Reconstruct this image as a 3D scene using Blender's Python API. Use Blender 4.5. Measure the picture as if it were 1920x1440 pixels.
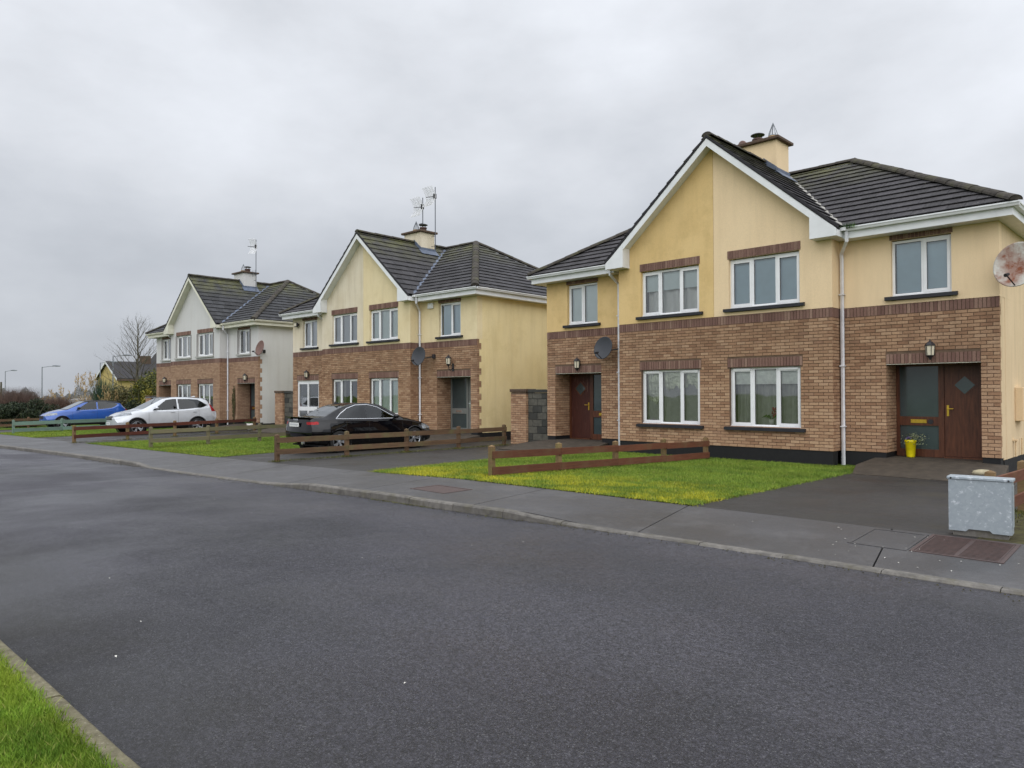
import bpy, math, random
import numpy as np
from mathutils import Matrix, Vector
random.seed(7); RNG = np.random.default_rng(11)
scene = bpy.context.scene
COL = scene.collection
for o_ in list(bpy.data.objects): bpy.data.objects.remove(o_)
R = math.radians

# ------------------------------------------------------------------ camera
CAM = (9.3033, -17.0113, 1.3603); YAW, PITCH, ROLL = .7716, .0127, -.0038
def cam_axes():
    f = Vector((-math.sin(YAW)*math.cos(PITCH), math.cos(YAW)*math.cos(PITCH), math.sin(PITCH)))
    r = Vector((math.cos(YAW), math.sin(YAW), 0)); u = r.cross(f)
    c, s = math.cos(ROLL), math.sin(ROLL)
    return c*r+s*u, -s*r+c*u, f
cr, cu, cf = cam_axes()
cd = bpy.data.cameras.new('camera'); cam = bpy.data.objects.new('camera', cd); COL.objects.link(cam)
cam.matrix_world = Matrix(((cr.x, cu.x, -cf.x, CAM[0]), (cr.y, cu.y, -cf.y, CAM[1]), (cr.z, cu.z, -cf.z, CAM[2]), (0, 0, 0, 1)))
cd.sensor_fit = 'HORIZONTAL'; cd.sensor_width = 36; cd.lens = 25.58; cd.clip_end = 2000; cd.clip_start = .05
scene.camera = cam

# ------------------------------------------------------------------ sky, sun, exposure
world = bpy.data.worlds.new('World'); scene.world = world; world.use_nodes = True
wt = world.node_tree; wn = wt.nodes; wl = wt.links
for n_ in list(wn): wn.remove(n_)
def nd(t, **k):
    n = wn.new(t)
    for a, b in k.items(): setattr(n, a, b)
    return n
def wmath(op, a, b=None):
    n = nd('ShaderNodeMath', operation=op)
    for i, v in enumerate((a, b)):
        if v is None: continue
        if isinstance(v, (int, float)): n.inputs[i].default_value = v
        else: wl.new(v, n.inputs[i])
    return n.outputs[0]
SUN_EL, SUN_AZ = R(40), R(128)          # azimuth clockwise from +y: behind the camera, to its right
sky = nd('ShaderNodeTexSky', sky_type='NISHITA'); sky.sun_disc = False; sky.sun_elevation = SUN_EL; sky.sun_rotation = SUN_AZ; sky.dust_density = 3
tc = nd('ShaderNodeTexCoord'); sp = nd('ShaderNodeSeparateXYZ'); wl.new(tc.outputs['Generated'], sp.inputs[0])
elev = wmath('MAXIMUM', sp.outputs[2], 0.0)
lum = wmath('MULTIPLY_ADD', elev, 1.05); lum.node.inputs[2].default_value = .80   # overcast: brighter towards the zenith
mp = nd('ShaderNodeMapping'); mp.inputs['Scale'].default_value = (1.0, 1.0, 2.0); wl.new(tc.outputs['Generated'], mp.inputs[0])
no = nd('ShaderNodeTexNoise'); no.inputs['Scale'].default_value = 2.1; no.inputs['Detail'].default_value = 8; no.inputs['Roughness'].default_value = .54; wl.new(mp.outputs[0], no.inputs[0])
cl = nd('ShaderNodeMapRange'); cl.inputs[1].default_value = .32; cl.inputs[2].default_value = .70; cl.inputs[3].default_value = .78; cl.inputs[4].default_value = 1.14; wl.new(no.outputs[0], cl.inputs[0])
# thin part of the cloud deck towards the sun
sd = (math.sin(SUN_AZ)*math.cos(SUN_EL), math.cos(SUN_AZ)*math.cos(SUN_EL), math.sin(SUN_EL))
dp = nd('ShaderNodeVectorMath', operation='DOT_PRODUCT'); wl.new(tc.outputs['Generated'], dp.inputs[0]); dp.inputs[1].default_value = sd
glow = nd('ShaderNodeMapRange'); glow.inputs[1].default_value = -.9; glow.inputs[2].default_value = .9; glow.inputs[3].default_value = .80; glow.inputs[4].default_value = 1.35; wl.new(dp.outputs['Value'], glow.inputs[0])
L1 = wmath('MULTIPLY', lum, cl.outputs[0]); L2 = wmath('MULTIPLY', L1, glow.outputs[0])
rp = nd('ShaderNodeValToRGB'); wl.new(L2, rp.inputs[0])
rp.color_ramp.elements[0].position = .45; rp.color_ramp.elements[0].color = (.845, .912, 1.02, 1)
rp.color_ramp.elements[1].position = 1.2; rp.color_ramp.elements[1].color = (.935, .97, 1.035, 1)
sc_ = nd('ShaderNodeVectorMath', operation='SCALE'); wl.new(rp.outputs[0], sc_.inputs[0]); wl.new(L2, sc_.inputs['Scale'])
SKY_GAIN = .71
bg1 = nd('ShaderNodeBackground'); wl.new(sc_.outputs[0], bg1.inputs[0]); bg1.inputs[1].default_value = SKY_GAIN
bg2 = nd('ShaderNodeBackground'); wl.new(sky.outputs[0], bg2.inputs[0]); bg2.inputs[1].default_value = .06
mixs = nd('ShaderNodeMixShader'); mixs.inputs[0].default_value = .07; wl.new(bg1.outputs[0], mixs.inputs[1]); wl.new(bg2.outputs[0], mixs.inputs[2])
wo_ = nd('ShaderNodeOutputWorld'); wl.new(mixs.outputs[0], wo_.inputs[0])
sl = bpy.data.lights.new('sun', 'SUN'); sl.energy = 1.25; sl.angle = R(100); sl.color = (1, .97, .92)
so = bpy.data.objects.new('sun', sl); COL.objects.link(so); so.location = (20, -25, 30)
so.rotation_euler = Vector((-sd[0], -sd[1], -sd[2])).to_track_quat('-Z', 'Y').to_euler()
vs = scene.view_settings; vs.view_transform = 'Standard'; vs.look = 'None'; vs.exposure = 0.2; vs.gamma = 1; vs.use_curve_mapping = False
scene.cycles.max_bounces = 6; scene.cycles.transparent_max_bounces = 12; scene.cycles.use_denoising = True
scene.cycles.caustics_reflective = False; scene.cycles.caustics_refractive = False

# ------------------------------------------------------------------ helpers: objects and properties
def tag(o, label=None, cat=None, group=None, kind=None):
    if label: o['label'] = label
    if cat: o['category'] = cat
    if group: o['group'] = group
    if kind: o['kind'] = kind
    return o
def empty(name, loc=(0, 0, 0), rz=0, parent=None):
    o = bpy.data.objects.new(name, None); COL.objects.link(o); o.location = loc; o.rotation_euler = (0, 0, rz)
    o.empty_display_size = .2
    if parent: o.parent = parent
    return o
def link(name, me, parent=None, loc=None):
    o = bpy.data.objects.new(name, me); COL.objects.link(o)
    if parent: o.parent = parent
    if loc is not None: o.location = loc
    return o
class MB:
    """collects verts and faces, then links them as one mesh object"""
    def __init__(s): s.v = []; s.f = []
    def add(s, v, f):
        b = len(s.v); s.v += [tuple(p) for p in v]; s.f += [tuple(i+b for i in q) for q in f]; return s
    def box(s, x0, x1, y0, y1, z0, z1):
        return s.add([(x0, y0, z0), (x1, y0, z0), (x1, y1, z0), (x0, y1, z0), (x0, y0, z1), (x1, y0, z1), (x1, y1, z1), (x0, y1, z1)],
                     [(0, 3, 2, 1), (4, 5, 6, 7), (0, 1, 5, 4), (1, 2, 6, 5), (2, 3, 7, 6), (3, 0, 4, 7)])
    def bbox(s, x0, x1, y0, y1, z0, z1, c):
        """box with chamfered edges"""
        X, Y, Z = (x0, x1), (y0, y1), (z0, z1); v = []; idx = {}
        for i in (0, 1):
            for j in (0, 1):
                for k in (0, 1):
                    a = (c if i == 0 else -c, c if j == 0 else -c, c if k == 0 else -c)
                    for ax in range(3):
                        p = [X[i]+a[0], Y[j]+a[1], Z[k]+a[2]]; p[ax] = (X[i], Y[j], Z[k])[ax]
                        idx[i, j, k, ax] = len(v); v.append(tuple(p))
        f = []
        for ax in range(3):
            o1, o2 = [a for a in range(3) if a != ax]
            for e in (0, 1):
                q = []
                for a, b in ((0, 0), (1, 0), (1, 1), (0, 1)):
                    t = [0, 0, 0]; t[ax] = e; t[o1] = a; t[o2] = b; q.append(idx[t[0], t[1], t[2], ax])
                f.append(q)
        for ax in range(3):
            o1, o2 = [a for a in range(3) if a != ax]
            for a in (0, 1):
                for b in (0, 1):
                    q = []
                    for e, w in ((0, o1), (1, o1), (1, o2), (0, o2)):
                        t = [0, 0, 0]; t[ax] = e; t[o1] = a; t[o2] = b; q.append(idx[t[0], t[1], t[2], w])
                    f.append(q)
        for i in (0, 1):
            for j in (0, 1):
                for k in (0, 1): f.append([idx[i, j, k, a] for a in range(3)])
        return s.add(v, f)
    def prism(s, poly, d):
        """poly: list of 3d points (planar), extruded by vector d"""
        n = len(poly); p = [Vector(q) for q in poly]; d = Vector(d)
        return s.add([tuple(q) for q in p]+[tuple(q+d) for q in p], [tuple(range(n))[::-1], tuple(range(n, 2*n))]+[(i, (i+1) % n, n+(i+1) % n, n+i) for i in range(n)])
    def tube(s, path, r, seg=6, cap=True):
        P = [Vector(q) for q in path]; n = len(P); rs = r if isinstance(r, (list, tuple)) else [r]*n; v = []; f = []
        prev = None
        for i in range(n):
            t = (P[min(i+1, n-1)]-P[max(i-1, 0)])
            if t.length < 1e-9: t = Vector((0, 0, 1))
            t.normalize()
            if prev is None: a = t.cross(Vector((0, 0, 1)) if abs(t.z) < .9 else Vector((1, 0, 0))).normalized()
            else:
                a = prev - t*prev.dot(t)
                a = a.normalized() if a.length > 1e-6 else t.orthogonal().normalized()
            prev = a; b = t.cross(a)
            for k in range(seg):
                an = 2*math.pi*(k+.5)/seg
                v.append(tuple(P[i]+(a*math.cos(an)+b*math.sin(an))*rs[i]))
        for i in range(n-1):
            for k in range(seg): f.append((i*seg+k, i*seg+(k+1) % seg, (i+1)*seg+(k+1) % seg, (i+1)*seg+k))
        if cap: f += [tuple(range(seg))[::-1], tuple(range((n-1)*seg, n*seg))]
        return s.add(v, f)
    def lathe(s, prof, seg=16, M=None):
        """prof: list of (r, z)"""
        v = []; f = []; n = len(prof)
        for r_, z in prof:
            for k in range(seg):
                a = 2*math.pi*k/seg; p = Vector((r_*math.cos(a), r_*math.sin(a), z)); v.append(tuple(M @ p if M else p))
        for i in range(n-1):
            for k in range(seg): f.append((i*seg+k, i*seg+(k+1) % seg, (i+1)*seg+(k+1) % seg, (i+1)*seg+k))
        return s.add(v, f)
    def disc(s, c, r, n, seg=16):
        n = Vector(n).normalized(); a = n.orthogonal().normalized(); b = n.cross(a); c = Vector(c)
        return s.add([tuple(c+(a*math.cos(2*math.pi*k/seg)+b*math.sin(2*math.pi*k/seg))*r) for k in range(seg)], [tuple(range(seg))])
    def xf(s, M): s.v = [tuple(M @ Vector(p)) for p in s.v]; return s
    def mesh(s, name, mat=None, smooth=False):
        me = bpy.data.meshes.new(name); me.from_pydata(s.v, [], s.f); me.update()
        if mat: me.materials.append(MT(mat))
        if smooth:
            me.polygons.foreach_set('use_smooth', [True]*len(me.polygons))
        return me
    def build(s, name, mat, parent=None, smooth=False, loc=None):
        o = link(name, s.mesh(name, mat, smooth), parent, loc)
        if smooth == 'auto':
            pass
        return o
def np_mesh(name, V, F, mat, parent=None, smooth=False):
    """fast mesh from arrays; F is (n,3) or (n,4)"""
    V = np.asarray(V, np.float32); F = np.asarray(F, np.int32); k = F.shape[1]
    me = bpy.data.meshes.new(name); me.vertices.add(len(V)); me.vertices.foreach_set('co', V.ravel())
    me.loops.add(F.size); me.loops.foreach_set('vertex_index', F.ravel())
    me.polygons.add(len(F)); me.polygons.foreach_set('loop_start', np.arange(0, F.size, k, dtype=np.int32))
    try: me.polygons.foreach_set('loop_total', np.full(len(F), k, np.int32))
    except Exception: pass
    me.polygons.foreach_set('use_smooth', np.full(len(F), bool(smooth)))
    me.update(calc_edges=True); me.materials.append(MT(mat))
    return link(name, me, parent)

# ------------------------------------------------------------------ materials
MATS = {}
def srgb(r, g, b):
    f = lambda c: (c/255/12.92) if c/255 <= .04045 else ((c/255+.055)/1.055)**2.4
    return (f(r), f(g), f(b))
class NT:
    def __init__(s, name):
        s.m = bpy.data.materials.new(name); s.m.use_nodes = True; s.t = s.m.node_tree; s.n = s.t.nodes; s.l = s.t.links
        s.b = s.n['Principled BSDF']; s.out = s.n['Material Output']; s.geo = s.n.new('ShaderNodeNewGeometry'); s.pos = s.geo.outputs['Position']
        MATS[name] = s.m
    def inp(s, sock, v):
        if isinstance(v, (int, float)): sock.default_value = v
        elif isinstance(v, (tuple, list)):
            sock.default_value = (*v, 1) if len(v) == 3 and sock.type == 'RGBA' else v
        else: s.l.new(v, sock)
    def math(s, op, a, b=0., c=0.):
        n = s.n.new('ShaderNodeMath'); n.operation = op
        for i, v in enumerate((a, b, c)): s.inp(n.inputs[i], v)
        return n.outputs[0]
    def noise(s, scale, detail=3, rough=.55, vec=None, sx=None):
        n = s.n.new('ShaderNodeTexNoise'); n.inputs['Scale'].default_value = scale; n.inputs['Detail'].default_value = detail; n.inputs['Roughness'].default_value = rough
        v = vec or s.pos
        if sx:
            m = s.n.new('ShaderNodeMapping'); m.inputs['Scale'].default_value = sx; s.l.new(v, m.inputs[0]); v = m.outputs[0]
        s.l.new(v, n.inputs['Vector']); return n.outputs[0]
    def vor(s, scale, feature='F1', out=0, vec=None):
        n = s.n.new('ShaderNodeTexVoronoi'); n.inputs['Scale'].default_value = scale; n.feature = feature; s.l.new(vec or s.pos, n.inputs['Vector']); return n.outputs[out]
    def ramp(s, fac, stops, interp='LINEAR'):
        n = s.n.new('ShaderNodeValToRGB'); s.inp(n.inputs[0], fac); e = n.color_ramp.elements; n.color_ramp.interpolation = interp
        while len(e) < len(stops): e.new(.5)
        for i, (p, c) in enumerate(stops):
            e[i].position = p; e[i].color = (*c, 1) if isinstance(c, (tuple, list)) else (c, c, c, 1)
        return n.outputs[0]
    def mix(s, fac, a, b, mode='MIX'):
        n = s.n.new('ShaderNodeMix'); n.data_type = 'RGBA'; n.blend_type = mode
        s.inp(n.inputs[0], fac); s.inp(n.inputs[6], a); s.inp(n.inputs[7], b); return n.outputs[2]
    def rng(s, v, a, b, c, d):
        n = s.n.new('ShaderNodeMapRange'); s.inp(n.inputs[0], v)
        for i, q in enumerate((a, b, c, d)): n.inputs[i+1].default_value = q
        return n.outputs[0]
    def sep(s, vec=None):
        n = s.n.new('ShaderNodeSeparateXYZ'); s.l.new(vec or s.pos, n.inputs[0]); return n.outputs
    def bump(s, h, strength=.3, dist=.01):
        n = s.n.new('ShaderNodeBump'); n.inputs['Strength'].default_value = strength; n.inputs['Distance'].default_value = dist; s.l.new(h, n.inputs['Height']); s.l.new(n.outputs[0], s.b.inputs['Normal'])
    def island(s):
        oi = s.n.new('ShaderNodeObjectInfo')
        return s.math('FRACT', s.math('ADD', s.geo.outputs['Random Per Island'], oi.outputs['Random']))
    def fin(s, col=None, rough=None, metal=None, spec=None, **k):
        if col is not None: s.inp(s.b.inputs['Base Color'], col)
        if rough is not None: s.inp(s.b.inputs['Roughness'], rough)
        if metal is not None: s.b.inputs['Metallic'].default_value = metal
        if spec is not None: s.b.inputs['Specular IOR Level'].default_value = spec
        for a, b in k.items(): s.inp(s.b.inputs[a.replace('_', ' ')], b)
        return s.m
DEFS = {}
def MT(name):
    if name not in MATS: DEFS[name]()
    return MATS[name]
def simple(name, col, rough=.6, amt=.12, scale=9., bump=0., bscale=60., metal=0., spec=.5, detail=4, **kw):
    def d():
        t = NT(name); n = t.noise(scale, detail); f = t.rng(n, .3, .7, 1-amt, 1+amt)
        c = t.mix(1., col, f, 'MULTIPLY'); n2 = t.noise(scale*.23, 3); c = t.mix(1., c, t.rng(n2, .3, .7, 1-amt*.8, 1+amt*.8), 'MULTIPLY')
        if bump: t.bump(t.noise(bscale, 3), bump)
        t.fin(c, t.rng(n, .3, .7, rough*.9, min(1, rough*1.1)), metal, spec, **kw)
    DEFS[name] = d
# -- masonry
def brickmat(name, stops, dirt):
    def d():
        t = NT(name); r = t.island(); c = t.ramp(r, stops)
        g = t.noise(45, 4, .65); c = t.mix(1., c, t.rng(g, .25, .75, .74, 1.22), 'MULTIPLY')
        st = t.noise(.9, 5, .6); st2 = t.noise(3.5, 4, .6, sx=(1, 1, .35))
        z = t.sep()[2]
        wet = t.math('MULTIPLY', t.rng(z, .7, 2.6, 0., 1.), t.rng(st, .25, .6, .55, 1.))
        k = t.math('MULTIPLY', t.rng(st2, .35, .7, .3, 1.), wet)
        c = t.mix(t.math('MULTIPLY', k, dirt), c, srgb(66, 48, 38))
        t.bump(t.noise(120, 3), .35, .006); t.fin(c, .88, spec=.25)
    DEFS[name] = d
brickmat('brick_buff', [(0, srgb(146, 112, 88)), (.2, srgb(161, 127, 100)), (.45, srgb(170, 136, 108)), (.7, srgb(177, 144, 115)), (.9, srgb(187, 155, 126)), (1, srgb(150, 117, 94))], .42)
brickmat('brick_plum', [(0, srgb(114, 87, 79)), (.4, srgb(125, 97, 88)), (.75, srgb(134, 106, 95)), (1, srgb(150, 124, 110))], .25)
brickmat('brick_far', [(0, srgb(156, 126, 104)), (.3, srgb(166, 135, 111)), (.6, srgb(173, 142, 117)), (1, srgb(180, 150, 125))], .2)
simple('mortar', srgb(102, 83, 68), .95, .2, 14)
simple('capstone', srgb(84, 68, 56), .9, .25, 8, .3)
def rendermat(name, base, stain, amt, algae=None, drip=.5):
    def d():
        t = NT(name); n = t.noise(.8, 5, .6); n2 = t.noise(2.2, 5, .6, sx=(1.6, 1.6, .18)); n3 = t.noise(70, 2)
        c = t.mix(t.math('MULTIPLY', t.rng(n, .38, .68, 0, 1), amt), base, stain)
        c = t.mix(t.math('MULTIPLY', t.rng(n2, .48, .75, 0, 1), amt*drip), c, srgb(128, 108, 74))
        if algae:
            n4 = t.noise(1.3, 6, .65); c = t.mix(t.rng(n4, .5, .68, 0, .6), c, algae)
        c = t.mix(1., c, t.rng(n3, .3, .7, .94, 1.06), 'MULTIPLY')
        t.bump(t.noise(160, 3), .25, .004); t.fin(c, .92, spec=.2)
    DEFS[name] = d
rendermat('render_mustard', srgb(222, 193, 139), srgb(211, 180, 123), .7, srgb(194, 166, 114), .2)
rendermat('render_beige', srgb(231, 207, 170), srgb(223, 198, 160), .5, None, .25)
rendermat('render_side1', srgb(222, 199, 164), srgb(210, 187, 151), .6, None, .4)
rendermat('render_cream', srgb(222, 212, 192), srgb(212, 200, 174), .8, srgb(204, 191, 166), .3)
rendermat('render_lemon', srgb(228, 212, 174), srgb(219, 201, 160), .7, srgb(210, 192, 150), .2)
rendermat('render_side2', srgb(231, 214, 168), srgb(222, 203, 153), .7, srgb(214, 195, 146), .2)
rendermat('render_white', srgb(206, 205, 204), srgb(196, 196, 195), .5, None, .2)
rendermat('render_side3', srgb(206, 206, 203), srgb(197, 197, 194), .5, None, .25)
rendermat('render_far', srgb(186, 166, 112), srgb(172, 152, 100), .5, None, .3)
simple('plinth_black', srgb(15, 15, 18), .75, .3, 6, .2)
simple('sill_black', srgb(28, 29, 36), .55, .2, 8)
simple('sill_grey', srgb(170, 170, 165), .6, .1, 8)
simple('reveal_grey', srgb(126, 122, 120), .8, .1)
# -- upvc, wood, metal
simple('upvc', srgb(232, 233, 235), .35, .04, 5)
simple('fascia', srgb(222, 224, 226), .4, .07, 2.5)
simple('fascia_cream', srgb(214, 212, 196), .45, .08, 2.5)
simple('pipe_white', srgb(216, 217, 222), .35, .10, 7)
simple('seal_dark', srgb(24, 24, 26), .6)
def woodmat(name, a, b, worn=None, rough=.6):
    def d():
        t = NT(name); g = t.noise(7, 5, .65, sx=(3, 3, .35)); c = t.mix(t.rng(g, .3, .7, 0, 1), a, b)
        if worn: c = t.mix(t.rng(t.noise(5, 6, .7, sx=(2.5, 2.5, .4)), .6, .7, 0, .75), c, worn)
        t.bump(g, .15, .004); t.fin(c, rough, spec=.4)
    DEFS[name] = d
woodmat('door_brown', srgb(68, 38, 25), srgb(104, 62, 41), None, .4)
woodmat('door_red', srgb(56, 27, 21), srgb(78, 40, 31), srgb(140, 106, 92), .55)
woodmat('door_dark', srgb(56, 36, 34), srgb(70, 46, 42), None, .5)
simple('door_grey', srgb(118, 120, 116), .5, .06)
simple('brass', srgb(214, 178, 70), .3, .1, 30, metal=.85)
def fencemat(name, a, b, c3):
    def d():
        t = NT(name); r = t.island(); g = t.noise(9, 6, .7, sx=(1.2, .22, 4)); c = t.mix(t.rng(g, .3, .7, 0, 1), a, b)
        c = t.mix(t.rng(t.noise(2.3, 4, .6), .5, .7, 0, .8), c, c3); c = t.mix(1., c, t.rng(r, 0, 1, .78, 1.2), 'MULTIPLY')
        t.bump(g, .4, .006); t.fin(c, .82, spec=.3)
    DEFS[name] = d
fencemat('fence_red', srgb(84, 50, 37), srgb(110, 68, 50), srgb(104, 80, 58))
fencemat('fence_brown', srgb(80, 62, 48), srgb(112, 88, 66), srgb(100, 96, 66))
fencemat('fence_mahogany', srgb(78, 42, 34), srgb(100, 56, 44), srgb(88, 60, 46))
fencemat('fence_grey', srgb(92, 86, 70), srgb(120, 112, 88), srgb(98, 104, 70))
fencemat('fence_green', srgb(98, 120, 111), srgb(114, 136, 127), srgb(100, 114, 104))
fencemat('fence_post', srgb(104, 84, 60), srgb(130, 106, 74), srgb(106, 104, 62))
# -- roof
def roofmat(name, moss, tint):
    def d():
        t = NT(name); r = t.island(); c = t.ramp(r, [(0, tuple(.7*q for q in tint)), (.5, tint), (1, tuple(1.35*q for q in tint))])
        n = t.noise(16, 5, .7); c = t.mix(t.rng(n, .5, .72, 0, .45), c, srgb(104, 101, 99))
        lich = t.vor(9., 'F1'); lm = t.rng(lich, .05, .13, 1, 0); lm = t.math('MULTIPLY', lm, t.rng(t.noise(2.1, 3), .5, .62, 0, .8))
        c = t.mix(lm, c, srgb(170, 168, 158))
        z = t.sep()[2]; mz = t.math('MULTIPLY', t.rng(z, 6.6, 7.8, 0., 1.), t.rng(t.noise(1.6, 5, .65), .35, .62, 0, 1)); mz = t.math('MULTIPLY', mz, moss)
        c = t.mix(mz, c, srgb(96, 96, 58))
        t.bump(t.noise(60, 4), .4, .008); t.fin(c, .78, spec=.35)
    DEFS[name] = d
roofmat('tile_a', .7, srgb(53, 51, 54)); roofmat('tile_b', .8, srgb(57, 56, 59)); roofmat('tile_c', 1.0, srgb(54, 55, 58))
def d_():
    t = NT('ridge'); r = t.island(); n = t.noise(12, 5, .7); c = t.mix(t.rng(n, .35, .7, 0, 1), srgb(56, 53, 51), srgb(84, 79, 72))
    c = t.mix(t.rng(t.noise(2.4, 4), .5, .65, 0, .55), c, srgb(78, 78, 54)); c = t.mix(1., c, t.rng(r, 0, 1, .8, 1.2), 'MULTIPLY'); t.bump(n, .4, .01); t.fin(c, .9, spec=.2)
DEFS['ridge'] = d_
simple('verge_dark', srgb(44, 43, 48), .85, .25, 12)
simple('valley_grey', srgb(150, 148, 142), .8, .3, 12)
simple('roof_deck', srgb(30, 29, 30), .95)
simple('lead', srgb(92, 102, 120), .55, .2, 8)
simple('pot_terracotta', srgb(170, 140, 96), .85, .2, 10)
simple('pot_brown', srgb(86, 64, 58), .7, .25, 10)
simple('dark_metal', srgb(38, 36, 40), .45, .15, 20)
simple('galv', srgb(122, 127, 134), .6, .15, 12, metal=.2)
simple('aerial', srgb(80, 84, 92), .5, .1, 12, metal=.5)
simple('aerial_grid', srgb(236, 236, 240), .5, .1, 12)
simple('dish_grey', srgb(46, 49, 55), .45, .12, 12)
simple('dish_brown', srgb(112, 84, 76), .6, .15, 12)
def d_():
    t = NT('dish_rust'); n = t.noise(5, 6, .7); n2 = t.noise(1.8, 4, .6); m = t.math('ADD', t.rng(n2, .40, .6, 0, .75), t.rng(n, .5, .7, 0, .5))
    m = t.math('MINIMUM', m, 1.0)
    c = t.mix(m, srgb(200, 200, 192), srgb(126, 66, 34)); t.fin(c, .6)
DEFS['dish_rust'] = d_
simple('lantern_glass', srgb(214, 206, 184), .3, .05, spec=.6)
simple('rust', srgb(96, 60, 44), .8, .3, 14)
# -- glass
def glassmat(name, tint, refl=1.0):
    def d():
        t = NT(name); t.n.remove(t.b)
        fr = t.n.new('ShaderNodeFresnel'); fr.inputs[0].default_value = 1.55
        g = t.n.new('ShaderNodeBsdfGlossy'); g.inputs['Roughness'].default_value = .02; g.inputs[0].default_value = (.95, .98, 1, 1)
        tr = t.n.new('ShaderNodeBsdfTransparent'); tr.inputs[0].default_value = (*tint, 1)
        mx = t.n.new('ShaderNodeMixShader'); f = t.math('MINIMUM', t.math('MULTIPLY', fr.outputs[0], 1.9*refl), 1.0)
        bp = t.n.new('ShaderNodeBump'); bp.inputs['Strength'].default_value = .04; bp.inputs['Distance'].default_value = .05
        t.l.new(t.noise(1.4, 1), bp.inputs['Height']); t.l.new(bp.outputs[0], g.inputs['Normal'])
        t.l.new(f, mx.inputs[0]); t.l.new(tr.outputs[0], mx.inputs[1]); t.l.new(g.outputs[0], mx.inputs[2]); t.l.new(mx.outputs[0], t.out.inputs[0])
    DEFS[name] = d
glassmat('glass', (.96, .985, .985), 1.45); glassmat('car_glass', (.12, .15, .15), .55); glassmat('car_glass_dark', (.05, .05, .06), .6); glassmat('car_glass_clear', (.42, .50, .48), .7)
simple('glass_frost', srgb(66, 78, 80), .12, .2, 1.2, spec=.7)
simple('glass_film', srgb(206, 208, 186), .3, .35, 6, .9, 9, metal=.55)
simple('blind_teal', srgb(226, 240, 240), .8, .04, 3)
simple('blind_grey', srgb(186, 190, 198), .8, .05, 3)
simple('blind_blue', srgb(184, 210, 224), .8, .05, 3)
simple('blind_pattern', srgb(242, 246, 236), .8, .12, 12)
simple('curtain_white', srgb(226, 226, 222), .85, .05, 6)
simple('curtain_grey', srgb(172, 172, 166), .85, .12, 6)
simple('slat', srgb(196, 196, 192), .5, .08)
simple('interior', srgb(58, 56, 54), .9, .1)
# -- ground
def d_():
    t = NT('asphalt'); big = t.noise(.20, 6, .62); mid = t.noise(1.3, 5, .65); sx = t.noise(.45, 5, .6, sx=(.28, 1.3, 1))
    gr = t.noise(70, 3, .8); g3 = t.noise(26, 4, .75); g2 = t.vor(150, 'F1', 1); sepc = t.sep(g2); n4 = t.noise(5, 5, .7)
    c = t.mix(t.rng(big, .38, .62, 0, 1), srgb(47, 47, 52), srgb(60, 59, 67))
    c = t.mix(t.rng(sx, .45, .62, 0, .6), c, srgb(68, 67, 74)); c = t.mix(t.rng(mid, .48, .70, 0, .4), c, srgb(42, 42, 45)); c = t.mix(t.rng(n4, .52, .72, 0, .35), c, srgb(68, 67, 74))
    c = t.mix(1., c, t.rng(gr, .32, .68, .22, 1.78), 'MULTIPLY'); c = t.mix(1., c, t.rng(g3, .30, .70, .42, 1.62), 'MULTIPLY')
    c = t.mix(t.rng(sepc[0], .90, .98, 0, .5), c, srgb(126, 126, 128))
    c = t.mix(t.rng(sepc[1], .12, .04, 0, .75), c, srgb(18, 18, 20))
    y = t.sep()[1]; c = t.mix(t.math('MULTIPLY', t.rng(y, -14.6, -15.9, 0, .6), t.rng(mid, .3, .6, .3, 1)), c, srgb(42, 40, 34))
    t.bump(t.noise(90, 4, .8), 1.0, .014)
    t.fin(c, t.rng(t.noise(.32, 5, .62), .40, .60, .34, .70), spec=.45)
DEFS['asphalt'] = d_
def d_():
    t = NT('driveway'); big = t.noise(.6, 5, .6); gr = t.noise(80, 3, .8); c = t.mix(t.rng(big, .35, .65, 0, 1), srgb(42, 40, 38), srgb(54, 52, 51))
    moss = t.noise(.9, 5, .65); c = t.mix(t.rng(moss, .5, .68, 0, .55), c, srgb(58, 52, 38))
    c = t.mix(1., c, t.rng(gr, .28, .72, .6, 1.4), 'MULTIPLY'); t.bump(t.noise(110, 3, .8), .7, .01); t.fin(c, t.rng(moss, .4, .65, .45, .72), spec=.45)
DEFS['driveway'] = d_
def d_():
    t = NT('concrete_path'); big = t.noise(.5, 5, .65); mid = t.noise(4, 5, .65); gr = t.noise(70, 3, .7); r = t.island()
    c = t.mix(t.rng(big, .35, .68, 0, 1), srgb(62, 61, 62), srgb(78, 77, 79)); c = t.mix(t.rng(mid, .48, .72, 0, .4), c, srgb(56, 53, 50))
    c = t.mix(1., c, t.rng(r, 0, 1, .9, 1.1), 'MULTIPLY'); c = t.mix(1., c, t.rng(gr, .30, .70, .66, 1.34), 'MULTIPLY'); c = t.mix(t.rng(t.noise(1.4, 6, .7), .5, .66, 0, .5), c, srgb(92, 91, 92)); c = t.mix(t.rng(t.noise(17, 5, .7), .58, .7, 0, .5), c, srgb(48, 46, 42))
    t.bump(t.noise(45, 4, .75), .5, .008); t.fin(c, t.rng(big, .35, .65, .38, .62), spec=.5)
DEFS['concrete_path'] = d_
def d_():
    t = NT('kerb'); r = t.island(); n = t.noise(10, 5, .7); c = t.mix(t.rng(n, .35, .7, 0, 1), srgb(84, 81, 77), srgb(120, 116, 110)); c = t.mix(1., c, t.rng(r, 0, 1, .85, 1.15), 'MULTIPLY')
    c = t.mix(t.rng(t.noise(3, 5, .7), .52, .68, 0, .6), c, srgb(86, 82, 62)); t.bump(t.noise(60, 4), .4, .006); t.fin(c, .7, spec=.4)
DEFS['kerb'] = d_
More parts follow.
